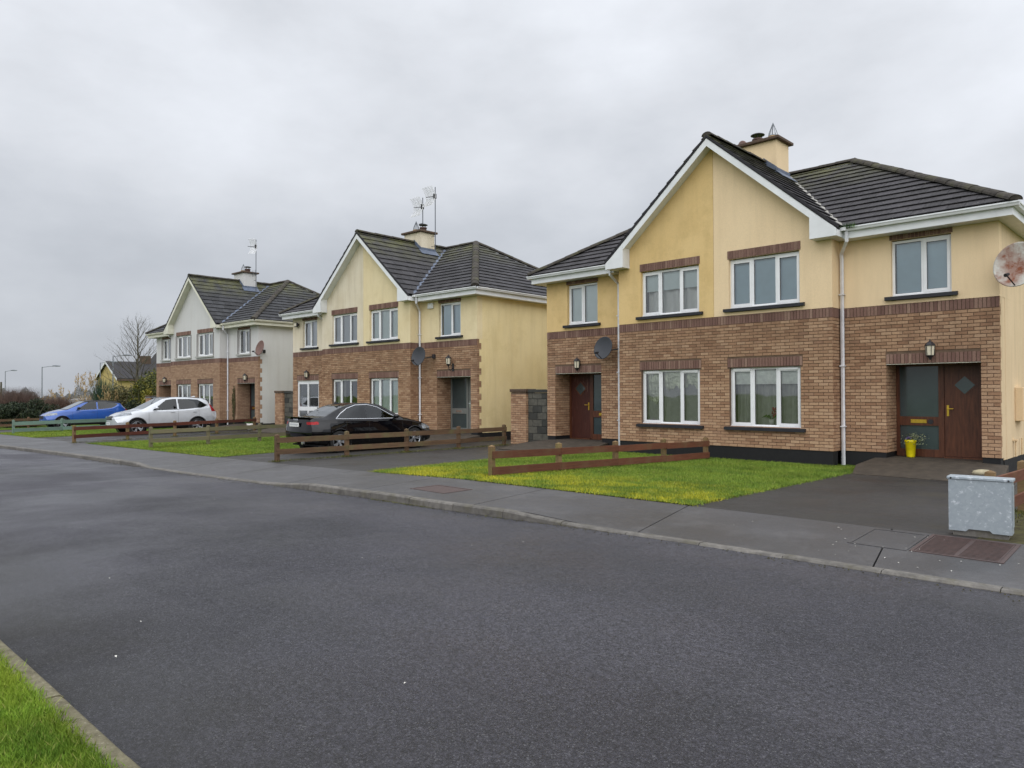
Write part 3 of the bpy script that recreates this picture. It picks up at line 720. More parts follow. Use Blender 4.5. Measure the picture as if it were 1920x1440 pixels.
def house(name, loc, rz, cfg):
    root = empty(name, loc, rz); M = Matrix.Translation(loc) @ Matrix.Rotation(rz, 4, 'Z'); near = cfg['near']
    sillm = cfg.get('sill', 'sill_black')
    # ---- brick backing walls (mortar), plinth
    mb = MB(); t = .26; d_ = .0135
    gwin = [(-WO, -WI, ZG1, ZG2), (WI, WO, ZG1, ZG2)]
    panels(mb, -b+d_, b-d_, 0, HB-.02, gwin, d_, t)
    for sg in (-1, 1):
        lo, hi = (b-d_, w-d_) if sg > 0 else (-w+d_, -b+d_)
        op = [(P1-d_, P2+d_, -.5, ZP)] if sg > 0 else [(-P2-d_, -P1+d_, -.5, ZP)]
        panels(mb, lo, hi, 0, HB-.02, op, s+d_, s+t)
        x = sg*(b-d_); mb.box(min(x, x-sg*.2), max(x, x-sg*.2), t+.001, s+d_, 0, HB-.02)
        for q in (P1, P2):     # porch cheeks
            a, c = ((q-.2, q-d_) if q == P1 else (q+d_, q+.2)); a, c = (a, c) if sg > 0 else (-c, -a); mb.box(a, c, s+t+.001, s+PD+.1, 0, ZP+.1)
    mb.build('mortar_backing', 'mortar', root)
    mb = MB(); mb.box(-b+.018, b-.018, .018, .3, -.75, -.001)
    for sg in (-1, 1):
        for a, c in ((b-.02, P1-.018), (P2+.018, w-.018)):
            a, c = (a, c) if sg > 0 else (-c, -a); mb.box(a, c, s+.018, s+.3, -.75, -.001)
        a, c = (P1-.2, P1-.018) if sg > 0 else (-P1+.018, -P1+.2); mb.box(a, c, s+.301, s+PD+.05, -.75, -.002)
        a, c = (P2+.018, P2+.2) if sg > 0 else (-P2-.2, -P2-.018); mb.box(a, c, s+.301, s+PD+.05, -.75, -.002)
        x0_, x1_ = (w-.2, w-.004) if sg > 0 else (-w+.004, -w+.2); mb.box(x0_, x1_, s+.301, DEPTH, -.75, -.05)
    mb.build('plinth', 'plinth_black', root)
    # ---- bricks
    B = Bricks(root, M); sol = lambda u0, u1, z0: [(u0+i*(u1-u0)/round((u1-u0)/.075), u0+(i+1)*(u1-u0)/round((u1-u0)/.075), z0, z0+.225) for i in range(int(round((u1-u0)/.075)))]
    bm, pm = cfg['brick'], 'brick_plum'
    ZC = HB-.225
    ops = [(b-WO, b-WI, ZG1-.09, ZG2+.225), (b+WI, b+WO, ZG1-.09, ZG2+.225)]; ops = [(o[0]-.0, o[1]+.0, o[2], o[3]) for o in ops]
    ops2 = [(o[0], o[1], ZG1, ZG2) for o in ops]
    lint = [(o[0]-.05, o[1]+.05, ZG2+.01, ZG2+.235) for o in ops]
    B.add((-b, d_, 0), (1, 0, 0), (0, -1, 0), lay(2*b, 0, ZC, ops2+lint), bm)
    B.add((-b, d_, 0), (1, 0, 0), (0, -1, 0), sol(0, 2*b, ZC)+sum([sol(l[0], l[1], ZG2+.01) for l in lint], []), pm)
    for sg in (-1, 1):
        O = (b+.0, s+d_, 0) if sg > 0 else (-w, s+d_, 0); wd = w-b
        po = (P1-b, P2-b) if sg > 0 else (w-P2, w-P1)
        pop = [(po[0], po[1], -1, ZP)]; pl = [(po[0]-.0, po[1]+.0, ZP, ZP+.225)]
        B.add(O, (1, 0, 0), (0, -1, 0), lay(wd, 0, ZC, pop+pl, .1), bm)
        B.add(O, (1, 0, 0), (0, -1, 0), sol(0, wd, ZC)+sol(po[0], po[1], ZP), pm)
        # returns of the bay and cheeks of the porch
        x = sg*(b-d_)
        if sg > 0:
            B.add((b-d_, 0, 0), (0, 1, 0), (1, 0, 0), lay(s, 0, ZC, [], .05), bm); B.add((b-d_, 0, 0), (0, 1, 0), (1, 0, 0), sol(0, s, ZC), pm)
        q = (P1-d_) if sg > 0 else (-P2-d_)
        B.add((q, s, 0), (0, 1, 0), (1, 0, 0), lay(PD, 0, ZP+.02, [], .06), bm)
    # toothed return on the right-hand side wall
    rects = []
    for k in range(int(HB/.075)):
        rects.append((0, (.21 if (k//3) % 2 else .105)*cfg.get('quoin', 1), k*.075, k*.075+.075))
    B.add((w-d_, s, 0), (0, 1, 0), (1, 0, 0), rects, bm)
    tr_ = MB(); qn = cfg.get('quoin', 1)
    for k in range(0, int(HB/.075), 3):
        tr_.box(w-.06, w, s+(.21 if (k//3) % 2 else .105)*qn+.002, s+.2615, k*.075, min(k*.075+.225, HB-.001))
    tr_.build('toothed_render', cfg['side_right'], root)
    B.finish(300 if near else 0, {bm: ('brick', 'brickwork'), pm: ('soldier_brick', 'soldier_course')})
    mb = MB()
    mb.box(w-.16, w-d_, s+t+.001, s+.5, 0, HB-.02)
    mb.build('quoin_backing', 'mortar', root)
    # ---- rendered upper walls, one per dwelling
    for sg, half in ((-1, 'left'), (1, 'right')):
        mat = cfg['render_'+half]; mb = MB(); e = .004
        x0_, x1_ = (e, b) if sg > 0 else (-b, -e)
        o1 = [(WI, WO, ZF1-.1, ZF2+.02)] if sg > 0 else [(-WO, -WI, ZF1-.1, ZF2+.02)]
        panels(mb, x0_, x1_, HB, EZ-.05, o1, .006, .26)
        zA = EZ-.05; top = lambda x: RZ-.10-KG*abs(x)
        xk = sg*(RZ-.10-zA)/KG; xk = sg*min(abs(xk), b)
        poly = [(sg*e, .006, zA), (xk, .006, zA)]+([(sg*b, .006, top(b))] if abs(xk) == b else [])+[(sg*e, .006, top(e))]
        mb.prism(poly, (0, .254, 0))
        lo, hi = (b+.001, w) if sg > 0 else (-w, -b-.001)
        o2 = [(WW1, WW2, ZF1-.1, ZF2+.02)] if sg > 0 else [(-WW2, -WW1, ZF1-.1, ZF2+.02)]
        panels(mb, lo, hi, HB, ZS+.06, o2, s+.006, s+.26)
        xa, xb = (b-.2, b) if sg > 0 else (-b, -b+.2); mb.box(xa, xb, .262, s+.005, HB, ZS+.2)
        mb.build('upper_wall', mat, root)
        # soldier lintels over the upper windows: a proud plum brick band
        for (a, c, yy) in ((WI-.03, WO+.03, 0.), (WW1-.03, WW2+.03, s)):
            n = int(round((c-a)/.075)); st = (c-a)/n; LT = empty('upper_lintel', (0, 0, 0), 0, root); zt_ = ZF2+.225 if yy == 0 else min(ZF2+.225, ZS-.005)
            L = MB(); L.box(-st/2+.004, st/2-.004, -.009, .08, ZF2+.021, zt_); me = L.mesh('soldier_brick', pm)
            for i in range(n): link('soldier_brick', me, LT, (sg*(a+(i+.5)*st), yy+random.uniform(-.002, .002), 0))
        mb = MB(); x0_, x1_ = (w-.25, w) if sg > 0 else (-w, -w+.25)
        mb.box(x0_, x1_, s+.262, DEPTH, HB if sg > 0 else -.05, ZS+.06)
        if sg > 0: 
            mb.box(x0_, x1_-.0005, s+.50, DEPTH, -.05, HB-.0005); mb.box(w-.25, w-.006, s+.262, s+.499, -.05, HB-.001)
        mb.build('side_wall', cfg['side_'+half], root)
    mb = MB(); mb.box(-w+.26, w-.26, DEPTH-.25, DEPTH-.001, -.75, ZS+.05); mb.build('rear_wall', cfg['side_right'], root)
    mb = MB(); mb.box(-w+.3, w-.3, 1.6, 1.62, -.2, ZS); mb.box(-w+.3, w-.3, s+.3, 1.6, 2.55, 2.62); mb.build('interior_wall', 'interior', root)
    # porch floor, ceiling, steel lintel edge
    for sg in (-1, 1):
        a, c = (P1, P2) if sg > 0 else (-P2, -P1)
        mb = MB(); mb.box(a-.15, c+.15, s+.27, s+PD+.1, ZP+.02, ZP+.05); mb.box(a+.001, c-.001, s+.014, s+.268, ZP-.012, ZP-.001); mb.build('porch_ceiling', 'fascia_cream', root)
        mb = MB(); mb.box(a+.002, c-.002, s+.012, s+PD+.1, -.4, -.105); mb.build('porch_floor', 'step_concrete', root)
    # ---- doors
    for sg, st in ((-1, cfg['door_left']), (1, cfg['door_right'])):
        white_porch(root, sg) if st == 'white' else porch_door(root, sg, st)
    # ---- windows
    D = cfg['dress']; th3 = (.33, .34, .33); rv = cfg.get('reveal')
    window(root, -WO, -WI, ZF1, ZF2, 0, th3, sillm, D['fl'], reveal=rv); window(root, WI, WO, ZF1, ZF2, 0, th3, sillm, D['fr'], reveal=rv)
    window(root, -WO, -WI, ZG1, ZG2, 0, th3, sillm, D['gl'], True); window(root, WI, WO, ZG1, ZG2, 0, th3, sillm, D['gr'], True)
    window(root, -WW2, -WW1, ZF1, ZF2, s, (.5, .5), sillm, D['wl'], reveal=rv, sash=(0,)); window(root, WW1, WW2, ZF1, ZF2, s, (.52, .48), sillm, D['wr'], reveal=rv, sash=(1,))
    # ---- roof
    roof = empty('roof', (0, 0, EZ), 0, root)
    def rp(p): return (p[0], p[1], p[2]-EZ)
    deck = MB(); tl = Tiles(root, M, cfg['tile']); tl.roof = roof
    pl = []
    for sg in (-1, 1):
        pl.append([(0, GY, RZ), (0, RY, RZ), (sg*GX, EY, EZ), (sg*GX, GY, EZ)])
        pl.append([(sg*GX, EY, EZ), (sg*EX, EY, EZ), (sg*RX, RY, RZ), (0, RY, RZ)])
        pl.append([(sg*EX, EY, EZ), (sg*EX, 2*RY, EZ), (sg*RX, RY, RZ)])
    pl.append([(EX, 2*RY, EZ), (-EX, 2*RY, EZ), (-RX, RY, RZ), (RX, RY, RZ)])
    for i, q in enumerate(pl):
        q2 = [rp(p) for p in q]
        if i % 3 == 0 and i < 6: ea, eb = q2[3], q2[2]
        else: ea, eb = q2[0], q2[1]
        deck.prism([(p[0], p[1], p[2]-.012) for p in q2], (0, 0, -.03))
        if i in (0, 1, 2, 3, 4, 5): tl.plane(q2, ea, eb)
    deck.build('roof_deck', 'roof_deck', roof)
    tl.finish(300 if near else 0)
    ridge_run(roof, rp((0, GY+.02, RZ+.03)), rp((0, RY, RZ+.03))); ridge_run(roof, rp((-RX, RY, RZ+.03)), rp((RX, RY, RZ+.03)))
    for sg in (-1, 1):
        ridge_run(roof, rp((sg*(EX+.02), EY-.02, EZ+.025)), rp((sg*RX, RY, RZ+.04))); ridge_run(roof, rp((sg*(EX-.02), 2*RY-.02, EZ+.05)), rp((sg*RX, RY, RZ+.04)))
        a, c = Vector(rp((sg*GX, EY, EZ+.055))), Vector(rp((0, RY, RZ+.055))); m = MB(); n_ = Vector((.5*sg, -.3, .9)).normalized(); sd_ = (c-a).cross(n_).normalized()*.07
        m.prism([a-sd_, a+sd_, c+sd_, c-sd_], (0, 0, .02)); m.build('valley', cfg.get('valley', 'lead'), roof)
        # verge: dark tile edge above white barge board
        m = MB(); m.prism([(0, GY, RZ-EZ-.02), (0, GY, RZ-EZ+.05), (sg*(GX+.03), GY, .03), (sg*(GX+.03), GY, -.03)], (0, .06, 0)); m.build('verge', 'verge_dark', roof)
        m = MB(); bw = .215; m.prism([(sg*.0005, GY+.01, RZ-EZ-.025), (sg*GX, GY+.01, -.025), (sg*(GX-.02), GY+.01, -.20), (sg*2.60, GY+.01, -.20+.0), (sg*2.60, GY+.01, (RZ-EZ)-.025-KG*2.60-bw), (sg*.0005, GY+.01, RZ-EZ-.025-bw)], (0, .022, 0)); m.build('barge_board', cfg['fascia'], roof)
        m = MB(); m.prism([(sg*.0005, GY+.033, RZ-EZ-.06-bw*.6), (sg*2.6, GY+.033, RZ-EZ-.06-bw*.6-KG*2.6), (sg*2.6, .005, RZ-EZ-.06-bw*.6-KG*2.6), (sg*.0005, .005, RZ-EZ-.06-bw*.6)], (0, 0, .02)); m.build('verge_soffit', cfg['fascia'], roof)
        # boxed end at the foot of the gable
        x0_, x1_ = sg*2.60, sg*GX; zt0 = (RZ-EZ)-KG*2.60-.06
        m = MB(); m.prism([(x0_, GY, -.205), (x1_, GY, -.205), (x1_, GY, -.03), (x0_, GY, zt0-.05)], (0, .012-.004, 0)); m.prism([(x0_, GY+.034, -.205), (x1_, GY+.034, -.205), (x1_, GY+.034, -.06), (x0_, GY+.034, zt0-.07)], (0, -GY-.034+(s if False else .0)-.001, 0))
        m.build('gable_box', cfg['fascia'], roof)
        m = MB(); xx0, xx1 = (b+.001, GX-.001) if sg > 0 else (-GX+.001, -b-.001); m.box(xx0, xx1, .0, s+.005, -.204, -.19); m.box(*( (GX-.02, GX) if sg > 0 else (-GX, -GX+.02)), .0, .10, -.2, -.03); m.build('eave_soffit', cfg['fascia'], roof)
        # fascia, soffit, gutter along the wing and the side
        x0_, x1_ = (GX+.001, w+.31) if sg > 0 else (-w-.31, -GX-.001)
        m = MB(); m.box(x0_, x1_, .075, .10, -.235, -.02); xs0, xs1 = (w+.285, w+.31) if sg > 0 else (-w-.31, -w-.285); m.box(xs0, xs1, .101, 2*RY-.1, -.235, -.02); m.build('fascia', cfg['fascia'], roof)
        m = MB(); m.box(x0_, xs0-.001 if sg > 0 else x1_, .101, s+.004, -.232, -.215) if sg > 0 else m.box(xs1+.001, x1_, .101, s+.004, -.232, -.215)
        if sg > 0: m.box(w+.001, xs0-.001, s+.005, 2*RY-.1, -.232, -.215)
        else: m.box(xs1+.001, -w-.001, s+.005, 2*RY-.1, -.232, -.215)
        m.build('soffit', cfg['fascia'], roof)
        gutter(roof, (sg*(GX+.02), .074, .010), (sg*(w+.429), .074, .010), (0, -1, 0), cfg['fascia']); gutter(roof, (sg*(w+.311), .0755, .0095), (sg*(w+.311), 2*RY-.1, .0095), (sg, 0, 0), cfg['fascia'])
        m = MB(); m.box(*((GX-.07, GX+.12) if sg > 0 else (-GX-.12, -GX+.07)), -.10, .03, -.075, -.003); m.build('gutter_stop', cfg['fascia'], roof)
        # downpipe in the corner between bay and wing
        px = b+.075 if sg > 0 else -(b+.285); py = s-.055
        m = MB(); m.tube([(sg*(GX+.10), .02, EZ-.08), (sg*(GX+.10), .02, EZ-.30), (px, py-.02, EZ-.52), (px, py, EZ-.62), (px, py, -.33)], .040, 4); m.v = [tuple(q) for q in m.v]
        for z in (1.95, .55, 3.6): m.box(px-.055, px+.055, py-.05, py+.05, z, z+.025)
        m.build('downpipe', 'pipe_white', root)
    chimney(root, *cfg['chim'][:5], cfg['chim_mat'], cfg['chim'][5])
    return root, roof
# ------------------------------------------------------------------ ground levels
GXS = [-400, -120, -60, -30, -21, -15.3, -7.3, -.34, 8, 200]; GZS = [-1.4, -1.2, -.75, -.5, -.42, -.36, -.30, -.17, -.19, -.19]
def zf(x): return np.interp(x, GXS, GZS)
def zh(x): return np.interp(x, [-400, -60, -31, -15, 10], [-1.4, -.7, -.40, -.34, -.33])
def zroad(x): return zf(x)-.11
def ground(x, y):
    t = np.clip((y+8)/7.5, 0, 1); return zf(x)*(1-t)+zh(x)*t
KX = [-120, -60, -40, -22, -15.6, -10.7, -3.4, 0, 2.1, 3.8, 5.3, 8.2, 20, 60]; KY = [-14.6, -12.6, -11.8, -11.06, -10.74, -10.54, -10.42, -10.38, -10.25, -10.06, -9.96, -9.89, -9.8, -9.6]
def yk(x): return np.interp(x, KX, KY)          # road face of the far kerb
BX = [-120, -60, -30, -17, -8, -3, .4, 8, 20, 60]; BY = [-12.2, -10.2, -8.95, -8.78, -8.52, -8.45, -8.28, -8.1, -8.0, -7.8]
def yb(x): return np.interp(x, BX, BY)          # back edge of the footpath
def yn(x): return -15.90+.022*(x-5)             # near kerb
def kt(x):                                       # kerb upstand above the road
    return float(np.interp(x, [-60, -13.6, -12.6, -10.4, -9.6, -3.3, -2.4, 2.6, 3.7, 14, 15], [.10, .10, .10, .10, .028, .028, .105, .105, .026, .026, .1]))
def grid(name, xs, yfun0, yfun1, ny, zfun, mat, kind='structure', parent=None):
    V = []; F = []
    for i, x in enumerate(xs):
        for j in range(ny+1):
            y = yfun0(x)+(yfun1(x)-yfun0(x))*j/ny; V.append((x, y, zfun(x, y)))
    for i in range(len(xs)-1):
        for j in range(ny): k = i*(ny+1)+j; F.append((k, k+ny+1, k+ny+2, k+1))
    o = np_mesh(name, V, F, mat, parent); o['kind'] = kind; return o
# wide terrain
tx = [-900, -500, -250, -160, -120, -90, -70, -60, -50, -40, -30, -20, -10, 0, 8, 14, 20, 40, 80, 200, 500]; ty = [-500, -200, -80, -40, -22, -17.2, -17.1, -7.6, -7.5, -5, -2, .3, 3, 10, 20, 40, 80, 160, 400, 900]
V = []; F = []
for x in tx:
    for y in ty:
        z = ground(x, y)-.06 if (y > -7.55 or y < -17.15) else zf(x)-.35
        V.append((x, y, float(z)))
for i in range(len(tx)-1):
    for j in range(len(ty)-1): k = i*len(ty)+j; F.append((k, k+len(ty), k+len(ty)+1, k+1))
o = np_mesh('ground', V, F, 'turf'); o['kind'] = 'structure'
lin = lambda a, c, n: list(np.linspace(a, c, n))
grid('road', lin(-120, 40, 161), lambda x: yn(x)+.0, lambda x: yk(x)+.02, 8, lambda x, y: zroad(x)+.035*(1-((y-(yk(x)+yn(x))/2)/((yk(x)-yn(x))/2))**2), 'asphalt')
# footpath: concrete bays with open joints
path = empty('footpath', (0, 0, 0)); path['kind'] = 'structure'
jx = [-60, -50, -40]+list(np.arange(-34, 14, 2.55))
for a, c in zip(jx, jx[1:]):
    n = 5; V = []; F = []; sk = -.33
    for i in range(n+1):
        for j in range(4):
            x = a+.008+(c-a-.016)*i/n; y0, y1 = yk(x)+.128, yb(x); t = j/3; y = y0+(y1-y0)*t; x2 = x+sk*(t-.5)
            z = (zroad(x)+kt(x)-.004)*(1-t)+float(zf(x))*t; V.append((x2, y, z))
    nt = len(V); V += [(q[0], q[1], q[2]-.08) for q in V]
    for i in range(n):
        for j in range(3): k = i*4+j; F.append((k, k+4, k+5, k+1))
    for i in range(n): F.append((i*4+3, (i+1)*4+3, nt+(i+1)*4+3, nt+i*4+3)); F.append(((i+1)*4, i*4, nt+i*4, nt+(i+1)*4))
    for j in range(3): F.append((j, j+1, nt+j+1, nt+j)); F.append((n*4+j+1, n*4+j, nt+n*4+j, nt+n*4+j+1))
    np_mesh('footpath_bay', V, F, 'concrete_path', path)
grid('footpath_bed', lin(-60, 14, 75), lambda x: yk(x)+.10, lambda x: yb(x)+.1, 3, lambda x, y: min(zroad(x)+kt(x)-.004, zf(x))-.045, 'soil')
def kerb(name, x0, x1, yfun, zt, dirn, mat, step=.915, wdt=.125, gap=.008):
    K = empty(name, (0, 0, 0)); K['kind'] = 'structure'; x = x0
    while x < x1:
        a, c = x+gap/2, min(x+step, x1)-gap/2; m = MB(); j = random.uniform(-.004, .004)
        ring = []
        for q in (a, c):
            y = yfun(q); z0 = zroad(q)-.12; z1 = zroad(q)+zt(q)+j; ring.append([(q, y, z0), (q, y+dirn*.012, z1-.022), (q, y+dirn*.03, z1-.003), (q, y+dirn*.05, z1), (q, y+dirn*wdt, z1), (q, y+dirn*wdt, z0)])
        n = len(ring[0]); v = ring[0]+ring[1]; f = [(i, (i+1) % n, n+(i+1) % n, n+i) for i in range(n)]+[tuple(range(n))[::-1], tuple(range(n, 2*n))]
        m.add(v, f).build('kerb_stone', mat, K); x += step
    return K
kerb('kerb_far_side', -46, 14, yk, kt, 1, 'kerb')
kerb('kerb_near_side', -6, 14, yn, lambda x: .10, -1, 'kerb_mossy')
grid('verge', lin(-60, 30, 46), lambda x: -40., lambda x: yn(x)-.126, 10, lambda x, y: zroad(x)+.095+.0*y, 'turf')
# front gardens: lawns and driveways side by side
def lerp2(a, c): return lambda y: a+(c-a)*min(max((y+8.4)/8.0, 0), 1)
def strip(name, l, r, mat, y1=.6, dz=0., back=None):
    V = []; F = []; ny, nx = 16, 8
    for i in range(nx+1):
        for j in range(ny+1):
            y_t = j/ny; xm = l(-8.4)+(r(-8.4)-l(-8.4))*i/nx; y = yb(xm)+(y1-yb(xm))*y_t; x = l(y)+(r(y)-l(y))*i/nx
            V.append((x, y, float(ground(x, y))+dz))
    for i in range(nx):
        for j in range(ny): k = i*(ny+1)+j; F.append((k, k+ny+1, k+ny+2, k+1))
    o = np_mesh(name, V, F, mat, None, True); o['kind'] = 'structure'; return o
e1 = lerp2(4.15, 3.75); e2 = lerp2(-2.95, -4.3); e3 = lerp2(-9.9, -11.6); e4 = lerp2(-20.2, -19.6); e5 = lerp2(-27.2, -27.4); e6 = lerp2(-34.6, -34.8)
cst = lambda v: (lambda y: v)
strip('driveway', e1, cst(7.45), 'driveway'); strip('lawn', e2, e1, 'turf', dz=.012); strip('driveway', cst(-7.45), e2, 'driveway'); strip('driveway', e3, cst(-7.45), 'driveway')
strip('lawn', e4, e3, 'turf', dz=.012); strip('driveway', cst(-23.3), e4, 'driveway'); strip('driveway', e5, cst(-23.3), 'driveway'); strip('lawn', e6, e5, 'turf', dz=.012); strip('driveway', cst(-38.9), e6, 'driveway'); strip('lawn', cst(-60.), cst(-38.9), 'turf', dz=.012, y1=6); strip('side_garden', cst(7.45), cst(20.), 'soil', dz=.0, y1=6)
strip('side_passage', cst(-9.6), cst(-6.1), 'driveway', dz=-.02, y1=9); strip('side_passage', cst(-25.2), cst(-21.7), 'driveway', dz=-.02, y1=9); strip('side_passage', cst(6.0), cst(8.), 'soil', dz=-.02, y1=9)

# ------------------------------------------------------------------ grass blades
def blades(name, n, sampler, zfun, h, wd, mat, lean=.5, seed=1):
    g = np.random.default_rng(seed); P = sampler(g, n); n = len(P); z = np.array([zfun(x, y) for x, y in P]) if len(P) else np.zeros(0)
    a = g.uniform(0, 2*np.pi, n); hh = h*g.uniform(.5, 1.25, n); ww = wd*g.uniform(.6, 1.3, n); la = g.uniform(0, 2*np.pi, n); lm = hh*lean*g.uniform(.2, 1.3, n)
    base = np.stack([P[:, 0], P[:, 1], z-.004], 1); d = np.stack([np.cos(a)*ww/2, np.sin(a)*ww/2, 0*a], 1)
    tip = base+np.stack([np.cos(la)*lm, np.sin(la)*lm, hh], 1)
    V = np.stack([base-d, base+d, tip], 1).reshape(-1, 3); F = np.arange(3*n).reshape(-1, 3)
    o = np_mesh(name, V, F, mat); return o
def lawn_sampler(l, r, y1, dens_pow=1.):
    def f(g, n):
        u = g.uniform(-.012, 1.012, n); v = g.uniform(-.006, 1, n)**dens_pow if dens_pow != 1 else g.uniform(-.006, 1, n); out = []
        for a, c in zip(u, v):
            xm = l(-8.4)+(r(-8.4)-l(-8.4))*a; y = yb(xm)+(y1-yb(xm))*c+g.normal(0, .02); x = l(y)+(r(y)-l(y))*a+g.normal(0, .02); out.append((x, y))
        return np.array(out)
    return f
def g1(x, y): return float(ground(x, y))+.012
tag(blades('lawn_grass', 130000, lawn_sampler(e2, e1, -.05), g1, .042, .009, 'grass_lawn', .7, 3), 'short green lawn grass in front of the nearest house', 'grass', kind='stuff')
tag(blades('lawn_grass', 75000, lawn_sampler(e4, e3, -.05), g1, .045, .013, 'grass_lawn', .7, 4), 'green lawn grass in front of the middle house', 'grass', kind='stuff')
tag(blades('lawn_grass', 35000, lawn_sampler(e6, e5, -.05), g1, .045, .018, 'grass_lawn', .7, 5), 'green lawn grass in front of the farthest white house', 'grass', kind='stuff')
def verge_s(g, n):
    x = g.uniform(1.5, 7.4, n); k = g.exponential(.55, n); y = yn(x)-.118-np.minimum(k, 2.2)-.0; y += g.normal(0, .02, n)*(k < .1); return np.stack([x, y], 1)
tag(blades('verge_grass', 140000, verge_s, lambda x, y: float(zroad(x))+.095, .036, .006, 'grass_verge', .9, 6), 'bright green verge grass beside the near kerb', 'grass', kind='stuff')
def edge_s(g, n):
    x = np.concatenate([g.normal(e1(-3.), .05, n//3), g.uniform(-3, 4.2, n//3), g.uniform(-11, 4, n//3)]); y = np.concatenate([g.uniform(-7.9, -1, n//3), np.zeros(n//3), np.zeros(n//3)])
    i = n//3; x[:i] = [e1(q)+g.normal(.02, .03) for q in y[:i]]; y[i:2*i] = yb(x[i:2*i])-.01+g.normal(0, .02, i); x[2*i:] = g.uniform(-3, 3.0, len(x)-2*i); y[2*i:] = yk(x[2*i:])-.01-np.abs(g.normal(0, .02, len(x)-2*i))
    m = np.array([math.sin(3.1*q)+math.sin(1.3*q+1)+g.normal(0, .4) > .1 for q in x]); return np.stack([x, y], 1)[m]
def edge_z(x, y): return float(zroad(x))+.0 if y < yk(x)+.05 else float(ground(x, y))
tag(blades('edge_weeds', 5000, edge_s, edge_z, .02, .010, 'moss', 1.0, 8), 'moss and weeds along the kerb and driveway edges', 'weeds', kind='stuff')

# ------------------------------------------------------------------ the three pairs of houses
H1, roof1 = house('semi_detached_house', (0, 0, 0), 0, dict(near=True, brick='brick_buff', tile='tile_a', render_left='render_mustard', render_right='render_beige', side_left='render_mustard', side_right='render_side1', fascia='fascia', valley='valley_grey',
    door_left='red', door_right='brown', chim=(-.64, .42, 2.85, 3.65, 8.50, 1), chim_mat='render_beige', quoin=.5,
    dress=dict(fl=[('roller', .46, 'blind_teal'), ('net', .6, 5, 'curtain_white')], fr=[('roller', .98, 'blind_blue')], gl=[('slats', 1., 'slat'), ('film', .05, .33, .42), ('film', .34, .66, .66), ('film', .67, .95, .7)], gr=[('roller', .30, 'blind_pattern'), ('net', .8, 11, 'curtain_grey')], wl=[('roller', .98, 'blind_teal'), ('drape', .5, .95, 4, 'curtain_white')], wr=[('roller', .99, 'blind_blue')])))
tag(H1, 'nearest yellow and beige rendered semi-detached pair with red and brown front doors', 'house', 'semi-detached houses along the street')
H2, roof2 = house('semi_detached_house', (-15.65, -.03, 0), .0296, dict(near=False, brick='brick_buff', tile='tile_b', render_left='render_cream', render_right='render_lemon', side_left='render_side2', side_right='render_side2', fascia='fascia', valley='lead',
    door_left='white', door_right='grey', chim=(-.62, .46, 2.65, 3.45, 8.33, 0), chim_mat='render_cream',
    dress=dict(fl=[('roller', .98, 'blind_grey')], fr=[('roller', .98, 'blind_teal')], gl=[('drape', .02, .35, 5, 'curtain_grey')], gr=[('roller', .98, 'blind_teal')], wl=[('roller', .98, 'blind_grey')], wr=[('roller', .98, 'blind_blue')])))
tag(H2, 'middle cream and lemon rendered semi-detached pair with white porch door behind the black saloon', 'house', 'semi-detached houses along the street')
H3, roof3 = house('semi_detached_house', (-31, -.58, -.05), .0355, dict(near=False, brick='brick_far', tile='tile_c', render_left='render_white', render_right='render_white', side_left='render_white', side_right='render_side3', fascia='fascia_cream', valley='lead', sill='sill_grey', reveal='reveal_grey',
    door_left='dark', door_right='dark', chim=(-.60, .52, 2.6, 3.4, 8.36, 0), chim_mat='render_white',
    dress=dict(fl=[('drape', .3, .95, 6, 'curtain_white')], fr=[('drape', .35, .98, 7, 'curtain_white')], gl=[('drape', .3, .7, 5, 'curtain_white')], gr=[('drape', .05, .4, 5, 'curtain_white')], wl=[('drape', .5, .98, 4, 'curtain_white')], wr=[('drape', .1, .55, 4, 'curtain_grey')])))
tag(H3, 'farthest pale grey white rendered semi-detached pair behind the silver car', 'house', 'semi-detached houses along the street')
HM = {1: H1.matrix_basis.copy(), 2: Matrix.Translation((-15.65, -.03, 0)) @ Matrix.Rotation(.0296, 4, 'Z'), 3: Matrix.Translation((-31, -.58, -.05)) @ Matrix.Rotation(.0355, 4, 'Z')}
def hp(h, x, y, z): return HM[h] @ Vector((x, y, z))
# gas meter box and pipes on the side of the nearest house are parts of it
m = MB(); m.bbox(w+.001, w+.16, 1.85, 2.45, .72, 1.45, .01); m.build('meter_box', 'render_side1', H1)
m = MB(); m.tube([(w+.05, 1.62, -.03), (w+.05, 1.62, .30), (w+.02, 1.62, .32)], .02, 6); m.box(w+.001, w+.09, 1.56, 1.68, .30, .335); m.build('gas_pipe', 'render_side1', H1); m = MB(); m.tube([(w+.05, 2.3, -.03), (w+.05, 2.3, .34)], .018, 6); m.build('gas_pipe', 'render_side1', H1)
# weeds in the gutter
V = []; F = []
for i in range(240):
    x = random.gauss(3.36, .09); y = random.gauss(.0, .06); z = 5.04; h = random.uniform(.05, .16); a = random.uniform(0, 6.28); k = len(V); dx = random.gauss(0, .05); dy = random.gauss(0, .05)
    V += [(x, y, z), (x+.012*math.cos(a), y+.012*math.sin(a), z), (x+dx, y+dy, z+h)]; F.append((k, k+1, k+2))
tag(np_mesh('gutter_weed', V, F, 'plant_green'), 'tuft of green weeds growing in the gutter corner of the nearest house', 'weed')

